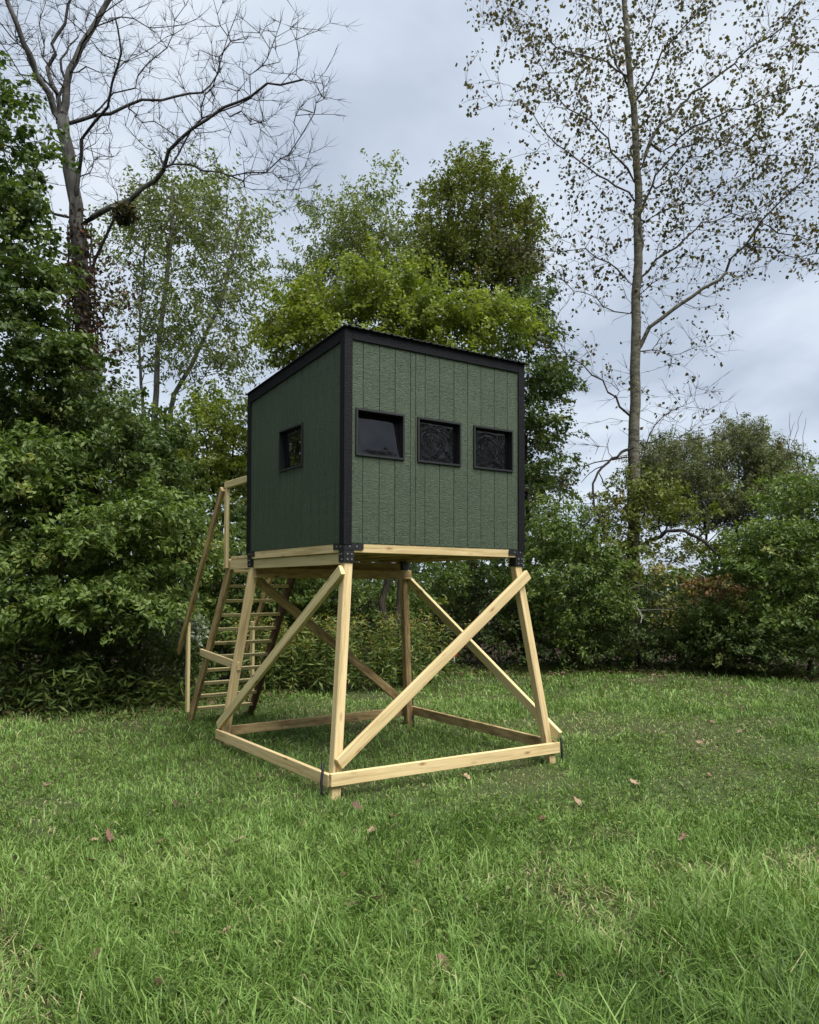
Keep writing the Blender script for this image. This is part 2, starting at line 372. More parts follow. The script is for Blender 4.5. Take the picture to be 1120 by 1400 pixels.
def scatter_grass():
    out = []
    bands = [(0.8, 2.2, 2600, 0.0062, 1.0), (2.2, 4.0, 7600, 0.0052, 1.0), (4.0, 6.0, 5000, 0.0056, .92), (6.0, 8.5, 2300, 0.0066, .8), (8.5, 12, 1000, 0.0095, .72), (12, 19, 420, 0.015, .72)]
    f = np.array([0.5555, 0.8315]); r = np.array([0.8315, -0.5555])
    for d0, d1, dens, wd, ls in bands:
        area = 0.71 * (d1 ** 2 - d0 ** 2) + 1.6 * (d1 - d0)
        n = int(area * dens)
        d = np.sqrt(RNG.uniform(d0 ** 2, d1 ** 2, n)); u = RNG.uniform(-1, 1, n) * (0.71 * d + 0.8)
        # gather into tufts
        tx = RNG.normal(0, 0.02, n)
        x = CAM[0] + f[0] * d + r[0] * u; y = CAM[1] + f[1] * d + r[1] * u
        cell = 0.11
        cx = np.floor(x / cell); cy = np.floor(y / cell)
        hsh = np.mod(np.sin(cx * 127.1 + cy * 311.7) * 43758.5453, 1.0); hs2 = np.mod(np.sin(cx * 269.5 + cy * 183.3) * 43758.5453, 1.0)
        pull = 0.35 * RNG.random(n)
        x = x * (1 - pull) + pull * ((cx + hsh) * cell); y = y * (1 - pull) + pull * ((cy + hs2) * cell)
        k = onlawn(x, y); x, y, hsh, hs2, d = x[k], y[k], hsh[k], hs2[k], d[k]; n = len(x)
        tall = fbm(x, y, 0.9)
        bare = fbm(y, x, 1.3)
        k = RNG.random(n) < np.clip(1.35 - 9.0 * np.clip(bare - 0.52, 0, 1), 0.45, 1)
        x, y, hsh, hs2, tall, d, bare = [q[k] for q in (x, y, hsh, hs2, tall, d, bare)]; n = len(x)
        near = np.clip((6.4 - d) / 2.9, 0, 1); rough = vnoise(x + 40, y, .75)
        L = (0.030 + 0.042 * tall + 0.02 * (d > 8.5) + near * (0.05 + 0.22 * np.clip(tall - 0.3, 0, 1) + .04 * rough)) * np.exp(RNG.normal(0, .38, n)) * (1 - .35 * np.clip(bare - .5, 0, .5) * 2)
        W = wd * RNG.uniform(0.6, 1.35, n)
        az = hsh * 4.5 + RNG.normal(0, 1.25, n) + 9.0 * vnoise(x, y, 1.1)
        lean = np.clip(RNG.normal(0.85, 0.42, n) + .35 * rough * near, 0.05, 1.75)
        tint = np.clip(0.02 + 0.52 * RNG.random(n) + 0.32 * hs2 + 0.75 * (fbm(x + 9, y, 0.8) - 0.45), 0, 0.93)
        dry = RNG.random(n) < (0.035 + 1.3 * np.clip(bare - 0.52, 0, 1))
        tint[dry] = RNG.uniform(0.93, 1.0, dry.sum()); L[dry] *= 0.8; lean[dry] = 1.2
        out.append(blades(x, y, L, W, lean, az, tint))
    off = 0; V = []; Q = []; T = []; tq = []
    for v, q, t, ti in out:
        V.append(v); Q.append(q + off); T.append(t + off); tq.append(ti); off += len(v)
    ti = np.concatenate(tq)
    me = np_mesh('grass', np.concatenate(V), [np.concatenate(Q), np.concatenate(T)], np.concatenate([np.concatenate([np.tile(t_, 2) for t_ in tq]), ti]))
    o = link('grass', me, L_GRASS)
    tag(o, 'ragged green lawn grass around the raised blind', 'grass', kind='stuff')
    print('grass blades', len(ti))
scatter_grass()

# ------------------------------------------------------------------ the raised hunting blind
W, D, F0 = 2.012, 2.121, 2.076
ZH, ZL = 3.905, 3.755            # wall tops at the high front and the low back
BL = empty('hunting_blind', (W / 2, D / 2, 0), 'dark green hunting blind with black trim raised on splayed pine legs, ladder behind', 'hunting blind')
def cc(z): return 0.05 - 0.237 * (1 - z / 1.912)         # leg centre line
WINS = [(0.104, 0.602), (0.745, 1.236), (1.388, 1.878)]; WZ0, WZ1 = 2.835, 3.243
LWIN = (0.803, 1.322)

def prism(name, pts, n, material, parent):
    V = np.array(pts, float); V = np.concatenate([V, V + np.array(n)]); o = V.mean(0); k = len(pts)
    Fq = np.array([(i, (i + 1) % k, k + (i + 1) % k, k + i) for i in range(k)])
    me = np_mesh(name, V - o, [Fq, np.array([tuple(range(k))[::-1], tuple(range(k, 2 * k))])])
    ob = link(name, me, material, parent, Matrix.Translation(Vector(o)))
    bv = ob.modifiers.new('bevel', 'BEVEL'); bv.width = 0.0022; bv.segments = 1
    return ob
# walls: a backing sheet each, every siding board an object of its own
def wall(axis, length, top, wins, edges):
    t0, t1 = 0.016, 0.03
    def rect(a0, z0, a1, z1, d0, d1):
        return (a0, d0, z0, a1, d1, z1) if axis == 'x' else (d0, a0, z0, d1, a1, z1)
    zmax = top(length) if axis == 'y' else top(0)
    cells = []
    br = sorted({0.02, length - 0.02} | {b for w_ in wins for b in (w_[0] + 0.01, w_[1] - 0.01)})
    for a0, a1 in zip(br[:-1], br[1:]):
        mid = (a0 + a1) / 2; hole = any(w_[0] < mid < w_[1] for w_ in wins)
        for z0, z1 in (((F0 + 0.002, WZ0 + 0.01), (WZ1 - 0.01, zmax - 0.005)) if hole else ((F0 + 0.002, zmax - 0.005),)):
            cells.append(rect(a0, z0, a1, z1, t0, t1))
    wl = boxes('wall', cells, M_GREEN, BL)
    for e0, e1 in zip(edges[:-1], edges[1:]):
        g_ = 0.0022 if axis == 'x' else 0.0042
        a0, a1 = e0 + g_, e1 - g_
        ov = [w_ for w_ in wins if w_[0] < a1 - .001 and w_[1] > a0 + .001]
        if not ov: outs = [[(a0, F0), (a1, F0), (a1, top(a1)), (a0, top(a0))]]
        else:
            w0, w1 = ov[0]
            if w0 <= a0 and w1 >= a1: outs = [[(a0, F0), (a1, F0), (a1, WZ0), (a0, WZ0)], [(a0, WZ1), (a1, WZ1), (a1, top(a1)), (a0, top(a0))]]
            elif w0 > a0: outs = [[(a0, F0), (a1, F0), (a1, WZ0), (w0, WZ0), (w0, WZ1), (a1, WZ1), (a1, top(a1)), (a0, top(a0))]]
            else: outs = [[(a0, F0), (a1, F0), (a1, top(a1)), (a0, top(a0)), (a0, WZ1), (w1, WZ1), (w1, WZ0), (a0, WZ0)]]
        o0 = RNG.uniform(0, 0.0008)
        for out in outs:
            pts = [((p, o0, z) if axis == 'x' else (o0, p, z)) for p, z in out]
            prism('siding_board', pts, (0, 0.0152 - o0, 0) if axis == 'x' else (0.0152 - o0, 0, 0), M_GREEN, wl)
    return wl
wall('x', W, lambda a: ZH, WINS, [0.060, 0.179, 0.345, 0.507, 0.671, 0.727, 0.832, 0.995, 1.159, 1.320, 1.482, 1.648, 1.812, W - 0.060])
ztop = lambda y: ZH + (ZL - ZH) * y / D
wall('y', D, ztop, [LWIN], [0.060, 0.20, 0.355, 0.51, 0.668, 0.83, 0.99, 1.15, 1.31, 1.47, 1.632, 1.79, 1.95, D - 0.060])
# plain rear and right walls (boards too, seen from a step aside)
def plainwall(axis, length, pos, top, edges):
    wl = boxes('wall', [((0.02, pos - 0.03, F0, length - 0.02, pos - 0.016, ZL - 0.02) if axis == 'x' else (pos - 0.03, 0.02, F0, pos - 0.016, length - 0.02, ZL - 0.02))], M_DARK, BL)
    for e0, e1 in zip(edges[:-1], edges[1:]):
        if axis == 'x': V = [(e0 + .003, pos - .015, F0), (e1 - .003, pos - .015, F0), (e1 - .003, pos - .015, top(e1)), (e0 + .003, pos - .015, top(e0))]; n = np.array([0, .015, 0])
        else: V = [(pos - .015, e0 + .003, F0), (pos - .015, e1 - .003, F0), (pos - .015, e1 - .003, top(e1)), (pos - .015, e0 + .003, top(e0))]; n = np.array([.015, 0, 0])
        V = np.array(V); V = np.concatenate([V, V + n]); o = V.mean(0)
        Fs = np.array([(0, 3, 2, 1), (4, 5, 6, 7), (0, 1, 5, 4), (1, 2, 6, 5), (2, 3, 7, 6), (3, 0, 4, 7)])
        link('siding_board', np_mesh('siding_board', V - o, Fs), M_GREEN, wl, Matrix.Translation(Vector(o)))
plainwall('x', W, D, lambda a: ZL, [0.060] + [round(0.075 + 0.1862 * i, 3) for i in range(1, 10)] + [W - 0.060])
plainwall('y', D, W, ztop, [0.060] + [round(0.075 + 0.197 * i, 3) for i in range(1, 10)] + [D - 0.060])

# corner trim: two boards to each corner
TW, TT = 0.066, 0.014
zb = F0 - 0.012
def cornertrim(x0, sx, y0, sy):
    za = ztop(min(max(y0, 0), D)) + 0.012
    prism('corner_trim', [(x0 - sx * TT, y0 - sy * TT, zb), (x0 + sx * TW, y0 - sy * TT, zb), (x0 + sx * TW, y0 - sy * TT, za), (x0 - sx * TT, y0 - sy * TT, za)], (0, sy * (TT - 0.0005), 0), M_BLACK, BL)
    yb = y0 + sy * TW
    prism('corner_trim', [(x0 - sx * TT, y0 + sy * 0.0005, zb), (x0 - sx * TT, yb, zb), (x0 - sx * TT, yb, ztop(min(max(yb, 0), D)) + 0.012), (x0 - sx * TT, y0 + sy * 0.0005, za)], (sx * (TT - 0.0005), 0, 0), M_BLACK, BL)
cornertrim(0, 1, 0, 1); cornertrim(W, -1, 0, 1); cornertrim(0, 1, D, -1); cornertrim(W, -1, D, -1)
# fascia under the roof
FH = 0.078
for yy, nn, zt in ((-TT, (0, TT - 0.0007, 0), ZH), (D + TT, (0, -(TT - 0.0007), 0), ZL)):
    prism('fascia_board', [(TW + 0.001, yy, zt - FH), (W - TW - 0.001, yy, zt - FH), (W - TW - 0.001, yy, zt + 0.012), (TW + 0.001, yy, zt + 0.012)], nn, M_BLACK, BL)
for xx, nn in ((-TT, (TT - 0.0007, 0, 0)), (W + TT, (-(TT - 0.0007), 0, 0))):
    y0, y1 = TW + 0.001, D - TW - 0.001
    prism('fascia_board', [(xx, y0, ztop(y0) - FH - 0.012), (xx, y1, ztop(y1) - FH - 0.012), (xx, y1, ztop(y1) + 0.012), (xx, y0, ztop(y0) + 0.012)], nn, M_BLACK, BL)
# ribbed metal roof: the corrugation runs down the slope
def roof():
    ov = 0.035; x0, x1, y0, y1 = -ov, W + ov, -ov - 0.01, D + ov
    prof = []; x = x0; pitch = 0.0705
    while x < x1 - 0.001:
        big = (len(prof) // 4) % 3 == 0
        h_ = 0.011 if big else 0.005
        prof += [(x, 0), (min(x + pitch * 0.5, x1), 0), (min(x + pitch * 0.62, x1), h_), (min(x + pitch * 0.86, x1), h_)]
        x += pitch
    prof.append((x1, 0)); prof = np.array(prof); n = len(prof)
    zz = lambda y: ZH + 0.020 + (ZL - ZH) * y / D
    V = np.concatenate([np.stack([prof[:, 0], np.full(n, y), prof[:, 1] + zz(y) + dz], 1) for dz in (0, -0.0065) for y in (y0, y1)])
    i = np.arange(n - 1)
    F = np.concatenate([np.stack([i, i + 1, n + i + 1, n + i], 1), np.stack([2 * n + i, 3 * n + i, 3 * n + i + 1, 2 * n + i + 1], 1),
                        np.stack([i, 2 * n + i, 2 * n + i + 1, i + 1], 1), np.stack([n + i, n + i + 1, 3 * n + i + 1, 3 * n + i], 1),
                        np.array([[0, n, 3 * n, 2 * n], [n - 1, 3 * n - 1, 4 * n - 1, 2 * n - 1]])])
    o = V.mean(0)
    link('roof', np_mesh('roof', V - o, F), M_ROOF, BL, Matrix.Translation(Vector(o)))
roof()
# windows: a projecting frame, a rebated sash and a bulged tinted pane
def window(axis, a0, a1, kind):
    fw, pr, dp = 0.017, 0.014, 0.060
    def R(u0, z0, u1, z1, d0, d1): return (u0, d0, z0, u1, d1, z1) if axis == 'x' else (d0, u0, z0, d1, u1, z1)
    fr = boxes('window', [R(a0, WZ0, a1, WZ0 + fw, -pr, dp), R(a0, WZ1 - fw, a1, WZ1, -pr, dp), R(a0, WZ0 + fw + .0005, a0 + fw, WZ1 - fw - .0005, -pr, dp), R(a1 - fw, WZ0 + fw + .0005, a1, WZ1 - fw - .0005, -pr, dp)], M_METAL, BL)
    b0, b1 = a0 + fw, a1 - fw; c0, c1 = WZ0 + fw, WZ1 - fw
    n = 46; U, Z = np.meshgrid(np.linspace(0, 1, n), np.linspace(0, 1, n), indexing='ij')
    u = (U - .5) * 2; z = (Z - .5) * 2; r = np.hypot(u * 1.0, z * 1.0)
    edge = (1 - U ** 8 * 0) * np.clip((1 - np.abs(u)) * 5, 0, 1) * np.clip((1 - np.abs(z)) * 5, 0, 1)
    wn = (fbm(u * 1.6 + 7 * kind, z * 1.6 + 3, 1.0) - .5) * 2.4; rr_ = np.hypot(u + .12 * np.sin(2.3 * z + kind), z * 1.08 + .10 * np.sin(3 * u)) + .10 * wn
    if kind == 0:   bulge = -0.010 * (1 - np.clip(r, 0, 1.3) ** 2 * .7) + 0.0011 * np.sin(rr_ * 16) * np.clip(r - .70, 0, 1); tilt = 0.15
    elif kind == 1: bulge = -0.0042 * (1 - r ** 2 * .5) + 0.00055 * np.sin(rr_ * 15 + 1.2 * np.sin(3 * u + 2 * z)) + 0.0009 * wn; tilt = 0.0
    elif kind == 2: bulge = -0.003 * (1 - r ** 2 * .5) + 0.00042 * np.sin(rr_ * 19 + 1.5 * np.sin(2 * u - 3 * z + 1)) + 0.0008 * wn; tilt = 0.0
    else: bulge = -0.002 * (1 - r ** 2 * .5) + 0.0003 * wn; tilt = -0.05
    dpt = 0.042 + bulge * edge + (Z - .5) * tilt * (c1 - c0)
    A = b0 + U * (b1 - b0); ZZ = c0 + Z * (c1 - c0)
    V = (np.stack([A, dpt, ZZ], -1) if axis == 'x' else np.stack([dpt, A, ZZ], -1)).reshape(-1, 3); o = V.mean(0)
    i, j = np.meshgrid(np.arange(n - 1), np.arange(n - 1), indexing='ij'); a = (i * n + j).ravel()
    F = np.stack([a, a + n, a + n + 1, a + 1], 1)
    if axis == 'y': F = F[:, ::-1]
    link('pane', np_mesh('pane', V - o, F, smooth=True), M_GLASS, fr, Matrix.Translation(Vector(o)))
    # black sheet standing in for the unlit room behind the sash
    boxes('dark_room_sheet', [R(b0 - .015, c0 - .015, b1 + .015, c1 + .015, 0.090, 0.10)], M_DARK, fr)
for k_, (a0, a1) in enumerate(WINS): window('x', a0, a1, k_)
window('y', LWIN[0], LWIN[1], 3)

# floor frame: rim, joists, sheathing
beam('floor_rim', (0.03, 0.022, 2.037), (W - 0.03, 0.022, 2.037), 0.077, 0.036, M_WOOD, BL, (0, 1, 0))
beam('floor_rim', (0.022, 0.042, 2.037), (0.022, D - 0.04, 2.037), 0.077, 0.036, M_WOOD, BL, (1, 0, 0))
beam('floor_rim', (0.03, D - 0.022, 2.037), (W - 0.03, D - 0.022, 2.037), 0.077, 0.036, M_WOOD, BL, (0, 1, 0))
beam('floor_rim', (W - 0.022, 0.042, 2.037), (W - 0.022, D - 0.04, 2.037), 0.077, 0.036, M_WOOD, BL, (1, 0, 0))
for i in range(1, 5): beam('floor_joist', (0.41 * i, 0.043, 2.037), (0.41 * i, D - 0.043, 2.037), 0.07, 0.038, M_WOODW, BL, (1, 0, 0))
boxes('floor', [(0.035, 0.035, 2.0765, W - 0.035, D - 0.035, 2.09)], M_WOODW, BL)
# legs, tilted outwards
def leg(cx0, sx, cy0, sy, mt):
    t = (cx0 + sx * 0.05, cy0 + sy * 0.05, 1.912); b = (cx0 - sx * 0.187, cy0 - sy * 0.187, -0.10)
    k = (1.912 + 0.10) / 1.912
    b = (t[0] + (cx0 - sx * 0.187 - t[0]) * k, t[1] + (cy0 - sy * 0.187 - t[1]) * k, -0.10)
    beam('leg', b, t, 0.081, 0.081, mt, BL, (0, 1, 0), 0.005)
leg(0, 1, 0, 1, M_WOOD); leg(W, -1, 0, 1, M_WOOD); leg(0, 1, D, -1, M_WOOD); leg(W, -1, D, -1, M_WOODW)
def bracket(cx0, sx, cy0, sy):
    x, y = cx0 + sx * 0.046, cy0 + sy * 0.046
    h_ = 0.049
    b = boxes('steel_bracket', [(x - h_, y - h_, 1.915, x + h_, y - h_ + .006, 2.035), (x - h_, y + h_ - .006, 1.915, x + h_, y + h_, 2.035), (x - h_, y - h_ + .0062, 1.915, x - h_ + .006, y + h_ - .0062, 2.035), (x + h_ - .006, y - h_ + .0062, 1.915, x + h_, y + h_ - .0062, 2.035),
        (min(x - sx * h_, x + sx * .14), y - sy * h_ - .004 * (sy > 0) , 2.022, max(x - sx * h_, x + sx * .14), y - sy * h_ + .004 * (sy < 0) , 2.074),
        (x - sx * h_ - .004 * (sx > 0), min(y - sy * h_, y + sy * .14) + .0003, 2.023, x - sx * h_ + .004 * (sx < 0), max(y - sy * h_, y + sy * .14), 2.073),
        (x - h_ + .007, y - h_ + .007, 1.913, x + h_ - .007, y + h_ - .007, 2.0)], M_METAL, BL)
    for dx_, dz in ((-.02, 1.94), (.02, 1.985), (-.02, 1.985), (.0, 2.05), (.07 * sx, 2.05), (.02, 1.94)):
        ym = y - sy * (h_ + .007)
        boxes('bolt', [(x + dx_ - .006, ym - .004, dz - .006, x + dx_ + .006, ym + .004, dz + .006)], M_BOLT, b)
    for dy_, dz in ((-.02, 1.94), (.02, 1.985), (-.02, 1.985), (.0, 2.05), (.07 * sy, 2.05)):
        xm = x - sx * (h_ + .007)
        boxes('bolt', [(xm - .004, y + dy_ - .006, dz - .006, xm + .004, y + dy_ + .006, dz + .006)], M_BOLT, b)
bracket(0, 1, 0, 1); bracket(W, -1, 0, 1); bracket(0, 1, D, -1); bracket(W, -1, D, -1)
# carrying beams
beam('beam', (0.045, 0.10, 1.946), (0.045, D - 0.10, 1.946), 0.096, 0.042, M_WOODG, BL, (1, 0, 0))
beam('beam', (0.10, D - 0.045, 1.946), (W - 0.10, D - 0.045, 1.946), 0.096, 0.042, M_WOODW, BL, (0, 1, 0))
ybk = D - cc(1.85) - 0.041 - 0.022
beam('beam', (0.035, ybk, 1.853), (W + 0.015, ybk, 1.853), 0.105, 0.041, M_WOODW, BL, (0, 1, 0))
# base rails
zo = 0.041 + 0.0215
fz = 0.157; fy = cc(fz) - zo
beam('base_rail', (-0.245, fy, 0.160), (W + 0.255, fy, 0.150), 0.104, 0.041, M_WOOD, BL, (0, 1, 0))
beam('base_rail', (fy, fy + 0.024, 0.150), (fy, D + 0.245, 0.128), 0.100, 0.041, M_WOOD, BL, (1, 0, 0))
bz = 0.165; by = D - cc(bz) + zo
beam('base_rail', (fy + 0.024, by, 0.150), (W - fy - 0.03, by, 0.170), 0.100, 0.041, M_WOODW, BL, (0, 1, 0))
beam('base_rail', (W - fy, fy + 0.024, 0.165), (W - fy, by + 0.02, 0.185), 0.100, 0.041, M_WOODW, BL, (1, 0, 0))
# diagonal braces
def lz(z): return cc(z) - zo
beam('brace', (-0.165, lz(0.275), 0.275), (W + 0.045, lz(1.835), 1.835), 0.098, 0.041, M_WOOD, BL, (0, 1, 0))
beam('brace', (lz(0.245), D + 0.235, 0.215), (lz(1.84), -0.005, 1.850), 0.094, 0.041, M_WOODG, BL, (1, 0, 0))
beam('brace', (0.09, D - lz(1.80), 1.80), (W + 0.16, D - lz(0.26), 0.26), 0.094, 0.041, M_WOODW, BL, (0, 1, 0))
beam('brace', (W - lz(1.82), D - 0.0, 1.82), (W - lz(0.27), -0.28, 0.27), 0.094, 0.041, M_WOODG, BL, (1, 0, 0))
# steel ground anchors bent over the corners
tube('ground_anchor', [(fy - 0.035, fy + 0.10, 0.285), (fy - 0.045, fy + 0.07, 0.22), (fy - 0.060, fy + 0.065, 0.14), (fy - 0.055, fy + 0.055, 0.06), (fy - 0.05, fy + 0.05, -0.05)], 0.0115, M_STRAP, BL)
tube('ground_anchor', [(W - fy + 0.03, fy + .03, 0.27), (W - fy + 0.035, fy - 0.024, 0.235), (W - fy + 0.037, fy - 0.03, 0.12), (W - fy + 0.04, fy - 0.03, -0.05)], 0.0115, M_STRAP, BL)
tube('ground_anchor', [(W - fy + 0.03, by - .02, 0.36), (W - fy + 0.033, by - 0.024, 0.2), (W - fy + 0.035, by - 0.03, -0.05)], 0.0115, M_STRAP, BL)

# porch and ladder behind
XL, XR = 0.064, 0.868
for x_ in (0.045, XR - 0.02): beam('porch_beam', (x_, D + 0.004, 1.955), (x_, 2.70, 1.955), 0.110, 0.041, M_WOOD, BL, (1, 0, 0))
beam('porch_beam', (0.07, 2.675, 1.955), (XR - 0.045, 2.675, 1.955), 0.108, 0.041, M_WOOD, BL, (0, 1, 0))
for i in range(4): beam('porch_board', (0.022, D + 0.075 + 0.138 * i, 2.028), (XR + 0.005, D + 0.075 + 0.138 * i, 2.028), 0.125, 0.030, M_WOOD, BL, (0, 0, 1))
LD = empty('ladder', (XL, 4.1, 0)); LD.parent = BL; LD.matrix_parent_inverse = Matrix.Translation(-Vector((W / 2, D / 2, 0)))
ls = (4.13 - 2.745) / 2.0
def ly(z): return 4.13 - ls * z
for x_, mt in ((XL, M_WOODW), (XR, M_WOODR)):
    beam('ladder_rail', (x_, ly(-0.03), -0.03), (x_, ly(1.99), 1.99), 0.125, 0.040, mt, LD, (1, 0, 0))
for i in range(11):
    z = 0.155 + 0.1727 * i
    beam('rung', (XL + 0.021, ly(z) , z), (XR - 0.021, ly(z), z + 0.004), 0.092, 0.036, M_WOODG, LD, (0, 0, 1))
for x_, sx in ((XL - 0.036, -1), (XR + 0.036, 1)):
    beam('rail_post', (x_, 2.83, 1.915), (x_, 2.83, 2.83), 0.075, 0.036, M_WOODG if sx < 0 else M_WOODW, LD, (1, 0, 0))
    beam('hand_rail', (x_ + sx * .0, 2.19 - 0.05, 2.862), (x_, 2.868, 2.872), 0.036, 0.075, M_WOODG, LD, (0, 0, 1)) if False else beam('hand_rail', (x_, D + 0.02, 2.873), (x_, 2.87, 2.873), 0.075, 0.038, M_WOODG, LD, (1, 0, 0))
    beam('hand_rail', (x_ + sx * 0.037, 2.87, 2.83), (x_ + sx * 0.037, 4.43, 0.84), 0.085, 0.036, M_WOODW, LD, (1, 0, 0))
    beam('rail_post', (x_, 4.155, 0.10), (x_, 4.155, 1.24), 0.080, 0.036, M_WOODG, LD, (1, 0, 0))
beam('ladder_tie', (XL - 0.042, 3.64, 0.90), (cc(0.85) + 0.0, D - cc(0.85) - 0.06, 0.86), 0.088, 0.036, M_WOOD, LD, (1, 0, 0))

# ------------------------------------------------------------------ plants: grown skeletons with leaf sprays
class Skel:
    def __init__(s): s.P = []; s.par = []; s.R = []; s.fix = []
    def add(s, p, par, r=0.0):
        s.P.append(np.asarray(p, float)); s.par.append(par); s.R.append(r); return len(s.P) - 1
    def line(s, pts, par, r0, r1, rng, step=0.35, wob=0.02):
        """a traced limb, resampled; radius runs r0 -> r1"""
        pts = [np.asarray(p, float) for p in pts]
        if par is not None and par >= 0: pts = [s.P[par]] + pts
        seg = [np.linalg.norm(b - a) for a, b in zip(pts[:-1], pts[1:])]; tot = sum(seg); run = 0
        if par is None: par = s.add(pts[0], -1, r0)
        ids = [par]
        for a, b, l in zip(pts[:-1], pts[1:], seg):
            n = max(1, int(round(l / step)))
            for i in range(1, n + 1):
                t = i / n; q = a + (b - a) * t + rng.normal(0, wob, 3) * (1 if i < n else 0.3)
                par = s.add(q, par, r0 + (r1 - r0) * ((run + l * t) / tot) ** 0.85); ids.append(par)
            run += l
        return ids
    def near(s, p, ids=None):
        A = np.array(s.P); 
        if ids is not None: A = A[ids]
        i = int(np.argmin(((A - p) ** 2).sum(1))); return i if ids is None else ids[i]
    def colonize(s, pts, rng, step=0.3, updrop=0.25, wob=0.035, rt=0.006, penal=0.10):
        """joins every target point to the cheapest existing node with a bowed twig"""
        n0 = len(s.P); cap = n0 + len(pts) * 14 + 10
        P = np.zeros((cap, 3)); P[:n0] = np.array(s.P); L = np.zeros(cap)
        for i in range(n0): L[i] = 0 if s.par[i] < 0 else L[s.par[i]] + np.linalg.norm(P[i] - P[s.par[i]]) * 0.6
        n = n0; order = np.argsort([((P[:n0] - p) ** 2).sum(1).min() for p in pts]); tips = []
        for k in order:
            p = pts[k]; d = P[:n] - p; dist = np.sqrt((d ** 2).sum(1))
            cost = dist + penal * L[:n] + np.clip(d[:, 2] + updrop * dist, 0, None) * 1.6
            j = int(np.argmin(cost)); a = P[j]; l = dist[j]; m = max(1, int(l / step)); m = min(m, 12)
            bow = np.array([rng.normal(0, .10), rng.normal(0, .10), -0.10]) * l
            par = j
            for i in range(1, m + 1):
                t = i / m; q = a + (p - a) * t + bow * (4 * t * (1 - t)) * 0.6 + (rng.normal(0, wob, 3) if i < m else 0)
                P[n] = q; L[n] = L[par] + l / m; s.P.append(q.copy()); s.par.append(par); s.R.append(0.0); par = n; n += 1
            tips.append(par)
        # pipe model for the grown part
        acc = np.zeros(len(s.P)); haskid = np.zeros(len(s.P), bool)
        for i in range(len(s.P) - 1, -1, -1):
            if not haskid[i]: acc[i] = max(acc[i], rt ** 2.2)
            if s.par[i] >= 0: acc[s.par[i]] += acc[i]; haskid[s.par[i]] = True
        for i in range(len(s.P)):
            if s.R[i] == 0.0: s.R[i] = acc[i] ** (1 / 2.2)
        for i in range(len(s.P)):
            if i >= n0 and s.par[i] >= 0: s.R[i] = min(s.R[i], s.R[s.par[i]] * 0.92)
        return tips
    def mesh(s, lo, hi, k):
        """tubes for edges whose child radius lies in [lo,hi)"""
        P = np.array(s.P); R = np.array(s.R); n = len(P)
        best = {}
        for i in range(n):
            q = s.par[i]
            if q >= 0 and (q not in best or R[i] > R[best[q]]): best[q] = i
        ang = np.arange(k) * 2 * np.pi / k; ca, sa = np.cos(ang)[:, None], np.sin(ang)[:, None]
        V = []; F = []; ring = {}; U = {}; c = 0; kk = np.arange(k); kj = (kk + 1) % k
        for i in range(n):
            q = s.par[i]
            if q < 0 or not (lo <= R[i] < hi): continue
            d = P[i] - P[q]; ln = np.linalg.norm(d)
            if ln < 1e-6: continue
            d /= ln
            u = U.get(q); u = np.array([1, .31, .17]) if u is None else u
            u = u - d * (u @ d); nu = np.linalg.norm(u)
            if nu < 1e-3: u = np.cross(d, [0, 0, 1.0]); nu = np.linalg.norm(u) + 1e-9
            u = u / nu; v = np.cross(d, u)
            if q in ring and best.get(q) == i: r0 = ring[q]
            else:
                rr = min(R[q], R[i] * 1.25); V.append(P[q] + rr * (ca * u + sa * v)); r0 = c; c += k
            V.append(P[i] + R[i] * (ca * u + sa * v)); ring[i] = c; U[i] = u
            F.append(np.stack([r0 + kk, r0 + kj, c + kj, c + kk], 1)); c += k
        if not V: return None
        return np.concatenate(V), np.concatenate(F)

def leaves(P, size, rng, aspect=0.55, up=0.9, tint=None, az=None, droop=0.35, fold=0.25):
    """a folded four-point leaf at every P"""
    n = len(P); az = rng.uniform(0, 2 * np.pi, n) if az is None else az
    el = rng.normal(-droop, 0.45, n)
    a = np.stack([np.cos(az) * np.cos(el), np.sin(az) * np.cos(el), np.sin(el)], 1)
    nn = rng.normal(0, 1 - up * 0.55, (n, 3)); nn[:, 2] += up
    b = np.cross(nn, a); b /= np.linalg.norm(b, axis=1)[:, None] + 1e-9
    c = np.cross(a, b)
    sz = (size * rng.uniform(0.6, 1.3, n))[:, None]
    w_ = sz * aspect * 0.5
    V = np.stack([P, P + a * sz * 0.42 + b * w_ + c * w_ * fold, P + a * sz, P + a * sz * 0.42 - b * w_ + c * w_ * fold], 1).reshape(-1, 3)
    i = np.arange(n) * 4
    F = np.concatenate([np.stack([i, i + 1, i + 2], 1), np.stack([i, i + 2, i + 3], 1)])
    t = rng.random(n) if tint is None else tint
    return V, F, np.concatenate([t, t])

